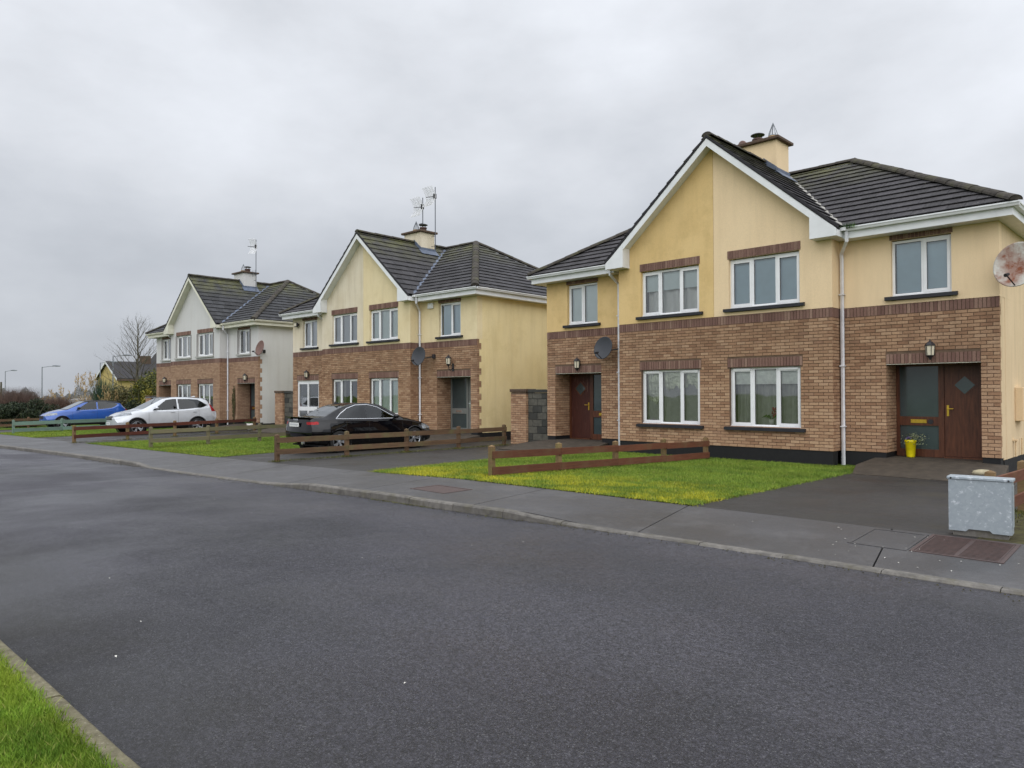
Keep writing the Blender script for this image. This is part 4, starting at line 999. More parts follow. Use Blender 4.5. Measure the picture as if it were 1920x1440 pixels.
# ------------------------------------------------------------------ steps, covers, cabinet
def slab_step(name, pts, label):
    m = MB(); m.prism([(p[0], p[1], -.75) for p in pts], (0, 0, .01)); n = len(pts); v = [(p[0], p[1], p[2]) for p in pts]; v2 = [(p[0], p[1], -.8) for p in pts]
    m = MB(); m.add(v+v2, [tuple(range(n))]+[(i, n+i, n+(i+1) % n, (i+1) % n) for i in range(n)]); o = m.build(name, 'step_concrete'); o['kind'] = 'structure'; return o
def ramp(h, sg):
    L = lambda x, y, z: tuple(hp(h, x, y, z))
    g0 = -.30
    P = [(P1-.25, s-.0, -.12), (P1-.35, s-.9, -.22), (P1-.05, s-2.0, g0), (w+.1, s-2.1, g0), (w+.25, s-1.0, -.20), (w+.12, s+.0, -.13)]
    top = [L(sg*p[0], p[1], p[2]) for p in P]; low = [(p[0], p[1], -.85) for p in top]; c = L(sg*(P1+P2)/2, s-.5, -.14); n = len(P)
    inner = [L(sg*(P1+.02), s+.02, -.109), L(sg*(P2-.02), s+.02, -.109)]
    v = top+low+[c]+inner; ci = 2*n
    f = [(i, (i+1) % n, ci) for i in range(n-1)]+[(n-1, ci+2, ci), (ci+2, ci+1, ci), (ci+1, 0, ci)]+[(i, n+i, n+(i+1) % n, (i+1) % n) for i in range(n)]
    o = MB().add(v, f).build('porch_ramp', 'step_concrete'); o['kind'] = 'structure'
for h in (1, 2, 3):
    for sg in (-1, 1): ramp(h, sg)
def cover(x0, x1, y0, y1, mat, label, ribs, skew=.0, name='access_cover'):
    cx, cy = (x0+x1)/2, (y0+y1)/2
    def pz(x, y):
        t = (y-(yk(x)+.128))/(yb(x)-yk(x)-.128); return float((zroad(x)+kt(x)-.004)*(1-t)+zf(x)*t)
    T = empty(name, (cx, cy, pz(cx, cy))); sx = (pz(x1, cy)-pz(x0, cy))/(x1-x0); sy = (pz(cx, y1)-pz(cx, y0))/(y1-y0)
    def q(m):
        m.v = [(p[0], p[1], p[2]+sx*p[0]+sy*p[1]) for p in m.v]; return m
    a, c, e, g = x0-cx, x1-cx, y0-cy, y1-cy
    m = MB(); t = .035
    m.box(a, c, e, e+t, -.05, .007); m.box(a, c, g-t, g, -.05, .007); m.box(a, a+t, e+t, g-t, -.05, .007); m.box(c-t, c, e+t, g-t, -.05, .007); q(m).build('rim', mat, T)
    m = MB(); m.box(a+t+.006, c-t-.006, e+t+.006, g-t-.006, -.05, .003); q(m).build('lid', mat, T)
    if ribs:
        m = MB(); n = 16
        for i in range(n):
            y = e+t+.02+(g-e-2*t-.04)*i/(n-1); m.box(a+t+.02, -.02, y-.006, y+.006, .003, .009); m.box(.02, c-t-.02, y-.006, y+.006, .003, .009)
        q(m).build('ribs', mat, T)
    tag(T, label, 'cover', 'access covers in the footpath')
cover(-.10, .74, -9.72, -9.12, 'cover_rust', 'small rusty metal access cover in the footpath before the red fence', False)
cover(7.05, 7.85, -9.0, -8.16, 'cover_rust', 'ribbed reddish chamber cover in the footpath beside the grey cabinet', True)
cover(6.46, 7.03, -9.02, -8.22, 'concrete_path', 'plain concrete-filled cover left of the ribbed reddish chamber cover', False)
T = empty('electricity_cabinet', (7.45, -7.90, float(zf(7.4)))); T.rotation_euler = (0, 0, .08)
m = MB(); m.prism([(-.285, -.10, .05), (-.125, -.10, .05), (-.10, -.10, .075), (.09, -.10, .075), (.115, -.10, .05), (.285, -.10, .05), (.285, -.10, .60), (-.285, -.10, .60)], (0, .004, 0)); m.box(-.285, .285, -.096, .10, .09, .60); m.box(.265, .285, -.096, .10, .05, .09); m.box(-.285, -.265, -.096, .10, .05, .09); m.build('body', 'galv_spangle', T)
m = MB(); m.bbox(-.30, .30, -.112, .115, .601, .632, .006); m.build('lid', 'galv_spangle', T)
m = MB(); m.box(-.25, .25, -.08, .09, -.1, .088); m.build('base', 'kerb', T)
m = MB(); m.box(.286, .292, -.07, .07, .12, .56); m.build('side_door', 'galv_spangle', T)
for x in (-.26, .26):
    m = MB(); m.disc((x, -.1135, .615), .010, (0, -1, 0), 8); m.build('bolt', 'dark_metal', T)
tag(T, 'galvanised grey metal electricity cabinet standing on the footpath edge', 'cabinet')

# ------------------------------------------------------------------ fences
def fence(x0, y0, x1, y1, n, mat, label, postm=None, top=.65, rails=((.465, .13), (.17, .13)), side=-1, capm=True, pw=.10, extra=.06):
    T = empty('garden_fence', (x0, y0, float(ground(x0, y0)))); O = T.location; d = Vector((x1-x0, y1-y0, 0)); D = d.normalized(); N = Vector((-D.y, D.x, 0))*side
    zb = float(ground(x0, y0)); ze = float(ground(x1, y1))
    for i in range(n):
        t = i/(n-1); p = Vector((x0, y0, 0))+d*t; z = zb+(ze-zb)*t+extra
        m = MB(); h = pw/2; tl = random.uniform(-.012, .012); hh = top+random.uniform(-.01, .015)
        rz = math.atan2(D.y, D.x)
        m.bbox(-h, h, -h, h, -.25, hh, .006); m.add([(-h, -h, hh+.0005), (h, -h, hh+.0005), (h, h, hh+.0005), (-h, h, hh+.0005), (0, 0, hh+.025)], [(0, 1, 4), (1, 2, 4), (2, 3, 4), (3, 0, 4)])
        M = Matrix.Rotation(rz+random.uniform(-.05, .05), 4, 'Z') @ Matrix.Rotation(tl, 4, 'X')
        m.xf(M); m.build('post', postm or mat, T, loc=(p.x-O.x, p.y-O.y, z-O.z-extra))
    for (rz0, rh) in rails:
        for i in range(n-1):
            t0, t1 = i/(n-1), (i+1)/(n-1); e = .04 if i == 0 else 0; e1_ = .05 if i == n-2 else 0
            pa = Vector((x0, y0, zb+(ze-zb)*t0))+d*t0-D*e; pb = Vector((x0, y0, zb+(ze-zb)*t1))+d*t1+D*e1_; off = N*(pw/2+.018)
            j0, j1 = random.uniform(-.008, .008), random.uniform(-.008, .008)
            g = .003
            A = pa+off+Vector((0, 0, rz0+j0))-O+D*g; Bq = pb+off+Vector((0, 0, rz0+j1))-O-D*g; hN = N*.016
            v = [A-hN, Bq-hN, Bq+hN, A+hN]; v = v+[q+Vector((0, 0, rh)) for q in v]
            MB().add(v, [(0, 3, 2, 1), (4, 5, 6, 7), (0, 1, 5, 4), (1, 2, 6, 5), (2, 3, 7, 6), (3, 0, 4, 7)]).build('rail', mat, T)
    return tag(T, label, 'fence', 'low post and rail garden fences')
fence(7.42, -7.3, 7.42, .2, 5, 'fence_red', 'reddish post and rail fence running behind the grey electricity cabinet', 'fence_post')
fence(-.36, -7.62, -.02, -.42, 5, 'fence_red', 'red-brown two-rail fence dividing the nearest lawn', 'fence_post', top=.55, rails=((.34, .135), (.04, .145)))
fence(-7.34, -8.2, -7.50, -.12, 5, 'fence_brown', 'weathered brown two-rail fence in front of the black saloon', 'fence_brown')
fence(-15.44, -8.3, -15.70, -.75, 5, 'fence_grey', 'mossy grey-green wooden fence across the middle house lawn', 'fence_grey')
fence(-21.3, -8.95, -23.3, -.9, 5, 'fence_mahogany', 'dark red-brown fence in front of the silver car', 'fence_post')
fence(-33.0, -8.5, -33.2, -2.2, 4, 'fence_green', 'pale green painted fence in front of the blue car', 'fence_green', rails=((.40, .18), (.08, .17)))
fence(-39.4, -8.6, -39.8, -2.2, 4, 'fence_brown', 'dark brown fence at the far left behind the pale green fence', 'fence_brown')
# grass and moss growing along the fence lines and round the posts
def fence_s(g, n):
    L_ = [(-7.34, -8.2, -7.50, -.12), (-7.34, -8.2, -7.50, -.12), (-.36, -7.62, -.02, -.42), (-15.44, -8.3, -15.70, -.75), (-21.3, -8.95, -23.3, -.9), (7.42, -7.3, 7.42, .2)]; out = []
    for i in range(n):
        a = L_[i % len(L_)]; t = g.uniform(0, 1)
        if g.random() < .45: t = round(t*4)/4+g.normal(0, .008)
        out.append((a[0]+(a[2]-a[0])*t+g.normal(0, .07), a[1]+(a[3]-a[1])*t+g.normal(0, .05)))
    return np.array(out)
tag(blades('fence_weeds', 9000, fence_s, lambda x, y: float(ground(x, y))+.004, .05, .012, 'moss', .8, 9), 'tufts of weeds and moss growing along the foot of the fences', 'weeds', kind='stuff')
# ------------------------------------------------------------------ brick piers with block walls between the houses
def side_wall(h, x0, x1, x2, yy, zt_, label, base=-.4):
    T = empty('boundary_wall', tuple(hp(h, x0, yy, base))); T.rotation_euler = (0, 0, {1: 0, 2: .0296, 3: .0355}[h]); z0 = base
    pw = x1-x0; pd = .45
    m = MB(); m.box(.0135, pw-.0135, .0135, pd, 0, zt_-base-.10); m.build('pier_core', 'mortar', T)
    V = MB(); B = Bricks(T, Matrix())
    for O, U, N, wd in (((0, .0135, 0), (1, 0, 0), (0, -1, 0), pw), ((pw-.0135, 0, 0), (0, 1, 0), (1, 0, 0), pd)):
        for r in lay(wd, 0, 24*.075, []):
            if r[3] < zt_-base-.10: 
                c, v, f = B.shape(Vector(O), Vector(U), Vector(N), r); V.add([c+p for p in v], f)
    o = V.build('brickwork', 'brick_buff', T); o['kind'] = 'stuff'
    m = MB(); m.bbox(-.03, pw+.03, -.03, pd+.03, zt_-base-.098, zt_-base, .012); m.build('pier_cap', 'capstone', T)
    me = {}
    z = 0; k = 0; ht = zt_-base-.12
    while z < ht-.02:
        h_ = min(.225, ht-z)-.012; x = pw+.003-(.2 if k % 2 else 0); 
        while x < x2-x0:
            a, c = max(x, pw+.003), min(x+.40, x2-x0-.004)
            if c-a > .05:
                m = MB(); m.bbox(a+.005, c-.005, .10+random.uniform(-.003, .003), .30, z+.005, z+h_, .006); m.build('block', 'block' if random.random() > .35 else 'block_dark', T)
            x += .41
        z += .225; k += 1
    m = MB(); m.box(pw+.004, x2-x0-.005, .115, .285, 0, ht-.02); m.build('mortar_core', 'block_dark', T)
    m = MB(); m.bbox(pw+.002, x2-x0-.003, .07, .33, ht-.006, ht+.10, .01); m.build('coping', 'block_dark', T)
    tag(T, label, 'wall', 'brick piers with block walls between houses')
side_wall(1, -7.75, -7.05, -6.13, .45, 1.50, 'brick pier and dark block wall left of the nearest house')
side_wall(2, -7.75, -7.05, -6.13, .45, 1.52, 'brick pier and dark block wall between the middle and farthest houses')
side_wall(3, -7.75, -7.05, -6.13, .45, 1.35, 'brick pier beside the farthest house, under the yellow-leaved shrub')

# ------------------------------------------------------------------ lanterns, dishes, aerials
def lantern(h, x, z, y, label, style=0, sc=1.12):
    T = empty('wall_lantern', tuple(hp(h, x, y, z))); T.scale = (sc,)*3
    m = MB(); m.lathe([(.0, .21), (.012, .20), (.014, .17), (.05, .15), (.095, .095), (.095, .08), (.0, .08)], 6); m.build('top', 'dark_metal', T)
    m = MB(); m.lathe([(.0, -.19), (.02, -.18), (.03, -.15), (.072, -.11), (.078, -.10), (.0, -.10)], 6); m.build('bottom', 'dark_metal', T)
    m = MB(); m.lathe([(.066, -.10), (.08, .08)], 6); m.build('glass', 'lantern_glass', T)
    m = MB()
    for k in range(6):
        a = k*math.pi/3; m.tube([(.07*math.cos(a), .07*math.sin(a), -.105), (.085*math.cos(a), .085*math.sin(a), .085)], .007, 4)
    m.build('cage', 'dark_metal', T)
    m = MB()
    if style: m.tube([(0, 0, -.16), (0, .0, -.26), (.03, .06, -.30), (.05, .14, -.22), (.05, .17, -.18)], .012, 5); m.box(0.0, .10, .15, .17, -.33, -.08)
    else: m.tube([(0, .02, .05), (0, .11, .05)], .014, 5); m.box(-.03, .03, .10, .12, -.06, .10)
    m.build('bracket', 'dark_metal', T)
    tag(T, label, 'lantern', 'lanterns above the front doors')
lantern(1, 4.88, 2.25, .33, 'black lantern above the brown front door with the diamond pane'); lantern(1, -4.79, 2.24, .33, 'black lantern above the worn red front door')
lantern(2, 4.80, 2.55, .28, 'black swan-neck lantern above the grey door of the middle house', 1, 1.15); lantern(2, -4.78, 2.24, .33, 'dark lantern above the white porch door of the middle house'); lantern(3, 5.0, 2.26, .33, 'lantern above the right-hand porch of the farthest house'); lantern(3, -4.68, 2.26, .33, 'lantern above the left-hand porch of the farthest house')
def dish(pos, n, rad, mat, label, wall, name='satellite_dish', ell=1.08):
    n = Vector(n).normalized(); up = Vector((0, 0, 1)); rt = up.cross(n).normalized(); u2 = n.cross(rt); Mx = Matrix(((rt.x, u2.x, n.x, 0), (rt.y, u2.y, n.y, 0), (rt.z, u2.z, n.z, 0), (0, 0, 0, 1)))
    T = empty(name, pos); pr = [(r_*rad, .20*rad*(r_*r_)) for r_ in (0, .2, .4, .6, .8, .95, 1.0)]; pr += [(rad*1.0, .20*rad-.016), (rad*.95, .20*rad*.9-.02), (rad*.6, .07*rad-.02), (0, -.02)]
    m = MB(); m.lathe(pr, 28); m.v = [(p[0], p[1]*ell, p[2]) for p in m.v]; m.xf(Mx); m.build('reflector', mat, T, True)
    tip = Mx @ Vector((0, -rad*.75, rad*.95)); base = Mx @ Vector((0, -rad*1.0, .16*rad)); m = MB(); m.tube([base, tip], .013, 5); m.build('feed_arm', 'dark_metal', T)
    m = MB(); m.tube([tip+Mx @ Vector((0, .04, -.05)), tip+Mx @ Vector((0, -.01, .05))], [.03, .036], 8); m.build('receiver', 'dark_metal', T)
    wv = Vector(wall)-Vector(pos); bk = Mx @ Vector((0, 0, -.03)); m = MB(); m.tube([bk, bk+(wv-bk)*.35+Vector((0, 0, -.05)), wv], .02, 6); m.bbox(wv.x-.06, wv.x+.06, wv.y-.06, wv.y+.06, wv.z-.08, wv.z+.08, .01); m.build('bracket', 'dark_metal', T)
    tag(T, label, 'satellite dish', 'satellite dishes on the houses')
dish(tuple(hp(1, -3.58, .10, 2.66)), (.0, -.95, .25), .32, 'dish_grey', 'dark grey satellite dish on the brick wall beside the worn red door', tuple(hp(1, -3.2, .44, 2.66)))
dish(tuple(hp(2, 3.60, -.08, 2.74)), (.15, -.95, .22), .335, 'dish_grey', 'dark grey satellite dish beside the downpipe of the middle house', tuple(hp(2, 3.85, .43, 2.75)))
dish((6.50, .12, 3.83), (-.25, -.93, .18), .42, 'dish_rust', 'pale dish stained with orange rust on the corner of the nearest house', (6.15, .62, 3.75))
dish(tuple(hp(3, 6.55, .35, 3.66)), (.05, -.95, .25), .36, 'dish_brown', 'brown satellite dish on the corner of the farthest house', tuple(hp(3, 6.14, .75, 3.55)))
dish((-1.14, 3.9, 8.64), (.55, .72, .25), .40, 'dish_brown', 'rusty brown dish behind the ridge left of the nearest chimney', (-.69, 3.55, 8.30))
def aerial(h, x, y, z0, z1, label, gw=.55, gh=.78, ang=0., extra=False):
    T = empty('television_aerial', tuple(hp(h, x, y, z0))); H_ = z1-z0; m = MB(); m.tube([(0, 0, 0), (0, 0, H_)], .019, 6); m.build('mast', 'aerial', T)
    Rm = Matrix.Rotation(ang, 4, 'Z'); zc = H_-.42; m = MB()
    for sd_, tilt in ((1, .42), (-1, .42)):
        # two swept wire panels forming a corner reflector
        for i in range(18):
            t = i/17; zz = sd_*(.02+(gh/2)*t); yy = -.22*t*t; m.tube([(-gw, yy-.05, zc+zz), (.08, yy-.05, zc+zz)], .0065, 4)
        for k in range(4):
            xx = -gw+(gw+.08)*k/3; m.tube([(xx, -.05, zc), (xx, -.05-.06, zc+sd_*gh*.25), (xx, -.27, zc+sd_*(.02+gh/2))], .007, 4)
    m.xf(Rm); m.build('wire_reflector', 'aerial_grid', T)
    m = MB(); m.box(-.04, .04, -.08, .04, zc-.09, zc+.12); m.tube([(0, -.05, zc), (-.42, -.16, zc+.02)], .016, 5); m.xf(Rm); m.build('dipole', 'dark_metal', T)
    m = MB(); m.tube([(.03, 0, .2), (-.28, .0, .2)], .012, 4); m.tube([(.03, 0, .62), (-.28, .0, .62)], .012, 4)
    if extra:
        m.tube([(.1, 0, 1.02), (-.75, -.1, 1.06)], .012, 4)
        for k in range(5): m.tube([(-.05-.15*k, -.02*k, .86), (-.05-.15*k, -.02*k, 1.22)], .008, 4)
    m.build('bracket', 'aerial', T); tag(T, label, 'aerial', 'television aerials on the chimneys')
aerial(2, -.20, 3.35, 8.3, 10.05, 'shorter wire-panel aerial rising behind the chimney of the middle house'); aerial(2, .80, 3.2, 7.55, 10.30, 'taller wire-panel aerial on the right of the middle chimney'); aerial(3, 1.0, 3.1, 7.3, 10.25, 'wire-panel aerial on the chimney of the farthest house', .3, .8, .6, True)
# alarm box and floodlight on the middle house
T = empty('alarm_box', tuple(hp(2, 3.66, s-.0, 4.66))); m = MB(); m.bbox(-.15, .15, -.07, -.001, -.1, .11, .015); m.build('case', 'upvc', T); m = MB(); m.bbox(-.12, .12, -.085, -.071, -.07, .0, .004); m.build('cover', 'fascia', T); tag(T, 'small white alarm box under the eave of the middle house', 'alarm box')
T = empty('floodlight', tuple(hp(2, -5.62, s-.02, 4.56))); m = MB(); m.bbox(-.13, .13, -.16, -.06, -.10, .10, .02); m.build('housing', 'dark_metal', T); m = MB(); m.box(-.10, .10, -.166, -.161, -.07, .07); m.build('lens', 'lantern_glass', T); m = MB(); m.box(-.03, .03, -.06, .03, -.03, .03); m.build('bracket', 'dark_metal', T); tag(T, 'dark floodlight high on the left corner of the middle house', 'floodlight')
# ------------------------------------------------------------------ pot, stone, orchid, mat
T = empty('plant_pot', (4.32, .92, -.105)); T.scale = (.82, .82, .82); m = MB(); m.lathe([(0, .0), (.10, .0), (.105, .02), (.135, .40), (.15, .42), (.15, .47), (.135, .47), (.13, .43), (0, .42)], 20); m.build('pot', 'pot_yellow', T, True)
V = []; F = []
for i in range(260):
    a = random.uniform(0, 6.28); r_ = random.uniform(0, .13); x0_, y0_ = r_*math.cos(a), r_*math.sin(a); dx = random.gauss(.12, .12); dy = random.gauss(-.03, .07); dz = random.uniform(-.12, .18); z = .44+random.uniform(0, .06)
    k = len(V); p = Vector((x0_+dx, y0_+dy, z+dz)); sz = random.uniform(.015, .035); n_ = Vector((random.gauss(0, 1), random.gauss(0, 1), random.gauss(0, 1))).normalized(); t1 = n_.orthogonal().normalized()*sz; t2 = n_.cross(t1)*.5
    V += [tuple(p-t1), tuple(p+t2), tuple(p+t1), tuple(p-t2)]; F.append((k, k+1, k+2, k+3))
np_mesh('foliage', V, F, 'plant_grey', T)
m = MB()
for i in range(10):
    a = random.uniform(0, 6.28); p = Vector((.07*math.cos(a)-.04, .07*math.sin(a), .5+random.uniform(0, .05))); m.disc(p, .03, (random.gauss(0, .5), -1, .6), 6)
m.build('flowers', 'flower_purple', T); tag(T, 'tall bright yellow plant pot with trailing grey-green plant by the brown door', 'plant pot')
V = MB(); V.lathe([(0, .0), (.17, .0), (.20, .03), (.17, .075), (.08, .10), (0, .105)], 14); V.v = [(p[0]*1.0+.02*math.sin(5*p[1]), p[1]*.55, p[2]) for p in V.v]; o = V.build('boulder', 'stone_pale', None, True, (6.05, -.75, -.235)); tag(o, 'smooth pale stone lying on the ramp beside the brown front door', 'stone')
T = empty('potted_plant', (1.42, .215, ZG1+.06)); m = MB(); m.lathe([(0, 0), (.055, 0), (.065, .13), (.058, .13), (0, .12)], 14); m.build('pot', 'pot_white', T, True)
m = MB()
for i in range(9):
    a = i*2.4; ln = random.uniform(.16, .30); dx, dy = math.cos(a)*ln, math.sin(a)*.05; m.add([(0, 0, .12), (dx*.5-.0, dy, .12+.13), (dx, dy*1.3, .14+random.uniform(-.05, .1)), (dx*.5, dy+.01, .12+.07)], [(0, 1, 2, 3)])
m.build('leaves', 'plant_green', T)
m = MB(); m.tube([(.03, 0, .1), (.06, 0, .25), (.08, -.01, .40)], .005, 4)
for i in range(26): p = Vector((.07+random.gauss(0, .03), random.gauss(0, .02), random.uniform(.20, .42))); m.disc(p, random.uniform(.018, .03), (random.gauss(0, .5), -1, random.gauss(0, .5)), 6)
m.build('flower_spike', 'flower_red', T); tag(T, 'potted plant with dark red flower spike inside the right ground-floor window', 'potted plant')
T = empty('plant_pot', (-23.9, -.8, -.33)); m = MB(); m.lathe([(0, 0), (.13, 0), (.18, .30), (.16, .30), (0, .28)], 12); m.build('pot', 'pot_white', T, True); V = MB()
for i in range(60): p = Vector((random.gauss(0, .1), random.gauss(0, .1), random.uniform(.28, .5))); V.disc(p, .04, (random.gauss(0, 1), -1, random.gauss(0, 1)), 5)
V.build('foliage', 'plant_green', T); tag(T, 'low white plant pot behind the fences by the farthest house', 'plant pot')
# pale leaves and specks on the road and path
V = []; F = []; V2 = []; F2 = []
for i in range(46):
    if i < 16: x = random.uniform(-6, 9); y = random.uniform(-15.6, -10.6); z = float(zroad(x))+.038
    else: x = random.gauss(7.0, .8); y = random.uniform(-9.6, -8.3); t = (y-(yk(x)+.128))/(yb(x)-yk(x)-.128); z = float((zroad(x)+kt(x)-.004)*(1-t)+zf(x)*t)+.004
    sz = random.uniform(.006, .018); a = random.uniform(0, 6.28); k = len(V); c_, s_ = math.cos(a)*sz, math.sin(a)*sz
    V += [(x-c_, y-s_, z), (x+s_*.45, y-c_*.45, z+.006), (x+c_, y+s_, z+.002), (x-s_*.45, y+c_*.45, z+.005)]; F.append((k, k+1, k+2, k+3))
for i in range(900):
    x = random.uniform(-14, 9); y = float(yk(x))-abs(random.gauss(0, .10))-.01; z = float(zroad(x))+.006; sz = random.uniform(.004, .012); a = random.uniform(0, 6.28); k = len(V2); c_, s_ = math.cos(a)*sz, math.sin(a)*sz
    V2 += [(x-c_, y-s_, z), (x+s_, y-c_, z), (x+c_, y+s_, z), (x, y, z+sz*.9)]; F2 += [(k, k+1, k+3), (k+1, k+2, k+3), (k+2, k, k+3)]
tag(np_mesh('road_grit', V2, F2, 'soil'), 'dark grit and debris lying in the gutter along the far kerb', 'grit', kind='stuff')
tag(np_mesh('fallen_leaves', V, F, 'flags_white'), 'pale fallen leaves and specks scattered on the road and footpath', 'leaves', kind='stuff')
# ------------------------------------------------------------------ cars
def smooth_curve(pts, us, win=.10):
    """piecewise-linear control curve, rounded by a moving average of width win"""
    x = np.array([p[0] for p in pts]); y = np.array([p[1] for p in pts]); out = np.zeros_like(us); k = np.linspace(-win, win, 15); wgt = np.cos(k/win*np.pi/2)+.05
    for d, g in zip(k, wgt): out += g*np.interp(us+d, x, y)
    return out/wgt.sum()
def inpoly(x, y, P):
    c = False; j = len(P)-1
    for i in range(len(P)):
        if (P[i][1] > y) != (P[j][1] > y) and x < (P[j][0]-P[i][0])*(y-P[i][1])/(P[j][1]-P[i][1])+P[i][0]: c = not c
        j = i
    return c
def wheel(T, x, y, z, r, side, spokes, rimm='rim'):
    Wh = empty('wheel', (x, y, z), 0, T); M = Matrix.Rotation(math.pi/2*side, 4, 'X')
    m = MB(); m.lathe([(r*.66, -.10), (r*.93, -.105), (r*.99, -.08), (r, -.04), (r, .04), (r*.99, .08), (r*.93, .105), (r*.66, .10)], 28, M); m.build('tyre', 'tyre', Wh, True)
    m = MB(); m.lathe([(r*.70, .10), (r*.66, .095), (r*.64, .03), (r*.62, -.06)], 28, M); m.lathe([(0, -.02), (r*.62, -.05)], 20, M)
    m2 = MB()
    for k in range(spokes):
        a = 2*math.pi*k/spokes
        for da in (-.11, .11):
            c0 = Vector((math.cos(a+da*.8)*r*.12, math.sin(a+da*.8)*r*.12, .07)); c1 = Vector((math.cos(a+da*1.5)*r*.67, math.sin(a+da*1.5)*r*.67, .09)); t = Vector((-math.sin(a), math.cos(a), 0))*.017; dn = Vector((0, 0, -.03))
            v = [c0-t, c0+t, c1+t*1.0, c1-t*1.0]; m2.add([M @ q for q in v]+[M @ (q+dn) for q in v], [(0, 1, 2, 3), (0, 4, 5, 1), (2, 6, 7, 3), (1, 5, 6, 2), (3, 7, 4, 0)])
    m2.lathe([(0, .085), (r*.13, .08), (r*.17, .06), (r*.17, .0)], 14, M)
    m2.lathe([(r*.63, .085), (r*.665, .102), (r*.71, .098), (r*.71, .085)], 28, M); m2.build('rim', rimm, Wh); m.build('brake_disc', 'car_inside', Wh)
def car(name, loc, heading, S, label):
    """heading: angle of the forward direction from +y; car local +x forward, y to its left"""
    T = empty(name, loc, heading+math.pi/2); L = S['L']; N = S.get('N', 240); us = np.linspace(0, L, N)
    c = {k: smooth_curve(S[k], us, S.get('win_'+k, .09)) for k in ('ztop', 'zbelt', 'wbelt', 'wmax', 'wtop', 'zbot')}
    c['zbelt'] = np.minimum(c['zbelt'], c['ztop']-.012)
    NSS = [0, 4, 4, 5, 9, 7, 30, 7, 5, 5]; SEC = []
    for i in range(N):
        zb, zl, zt = c['zbot'][i], c['zbelt'][i], c['ztop'][i]; wm, wb, wt_ = c['wmax'][i], c['wbelt'][i], c['wtop'][i]; g = zt-zl
        P = [(wm-.10, zb), (wm-.03, zb+.05), (wm, zb+.22), (wm, zb+(zl-zb)*.62), (wb+.02, zl-.07), (wb-.012, zl), (wt_+.035, zl+g*.90), (wt_-.07, zl+g*.985), (wt_*.5, zt-.003), (0, zt)]
        Q = [P[0]]+P+[P[-1]]; pts = []
        for k in range(1, len(Q)-2):
            p0, p1, p2, p3 = [np.array(q) for q in Q[k-1:k+3]]
            if k in (5, 6): p0 = p1-(p2-p1)*.3 if k == 6 else p0
            for t in np.arange(NSS[k])/NSS[k]:
                pts.append(.5*((2*p1)+(-p0+p2)*t+(2*p0-5*p1+4*p2-p3)*t*t+(-p0+3*p1-3*p2+p3)*t**3))
        pts.append(np.array(P[-1])); SEC.append(np.array(pts))
    SEC = np.array(SEC); nj = SEC.shape[1]; SEC[:, :, 0] = np.maximum(SEC[:, :, 0], 0); SEC[:, -1, 0] = 0
    fb, rb = S['fbul'], S['rbul']; W2 = S['W']/2
    def deform(u, y, z):
        ff = np.clip(1-u/.9, 0, 1); rr = np.clip(1-(L-u)/.9, 0, 1); ay = np.abs(y)/W2
        u2 = u+ff*(fb[0]*ay**2.6+fb[1]*np.clip(z-fb[2], 0, 1)+fb[3]*np.clip(.34-z, 0, 1)); u2 = u2-rr*(rb[0]*ay**2.6+rb[1]*np.clip(z-rb[2], 0, 1)+rb[3]*np.clip(.42-z, 0, 1)); return u2
    full = np.concatenate([SEC, SEC[:, -2::-1]*1.0], 1); full[:, nj:, 0] *= -1; nf = full.shape[1]
    U = np.repeat(us[:, None], nf, 1); Y = full[:, :, 0]; Z = full[:, :, 1]; X = deform(U, Y, Z)
    # wheel arches: snap nearby vertices on to the arch circle
    for wu in S['wheels']:
        dx, dz = X-wu, Z-S['wz']; dd = np.hypot(dx, dz); R_ = S['arch']; near_ = (np.abs(dd-R_) < .022) & (np.abs(Y) > W2-.22); k = np.where(near_, R_/np.maximum(dd, 1e-6), 1); X = np.where(near_, wu+dx*k, X); Z = np.where(near_, S['wz']+dz*k, Z)
    V = np.stack([L/2-X, Y, Z], -1).reshape(-1, 3)      # +x forward
    groups = {}
    jE, jF, jG = sum(NSS[:6]), sum(NSS[:7]), sum(NSS[:8])
    for i in range(N-1):
        for j in range(nf-1):
            ia = [i*nf+j, (i+1)*nf+j, (i+1)*nf+j+1, i*nf+j+1]; q = V[ia].mean(0); u, z, ay = L/2-q[0], q[2], abs(q[1]); jj = j if j < nj-1 else nf-2-j; mat = 'body'
            if ay > W2-.24 and any(math.hypot(u-wu, z-S['wz']) < S['arch'] for wu in S['wheels']): continue
            if jE+2 <= jj < jF-2:
                for kk, P in S['glass'].items():
                    if P[0][0]-2 < u and inpoly(u, z, P): mat = kk
            if jj >= jF+2:
                a0, a1 = S['screen']; r0, r1 = S['rear']; uu = us[i]
                mar = .07 if jj < jG else 0
                if a0 < uu < a1 and ay < c['wtop'][i]-.03: mat = 'windscreen'
                if r0 < uu < r1 and ay < c['wtop'][i]-.05: mat = 'rear_window'
                
            if mat == 'body' and S.get('roofmat') and jj >= jE+3 and z > float(np.interp(u, [1.1, 1.9, 2.4, 3.5, 3.65, 4.3], [1.06, 1.44, 1.475, 1.40, 1.36, 1.6])): mat = 'roof_panel'
            for kk, fn in S['zones'].items():
                if fn(u, ay, z, jj): mat = kk
            groups.setdefault(mat, []).append(ia)
    # end caps
    CV = list(map(tuple, V)); 
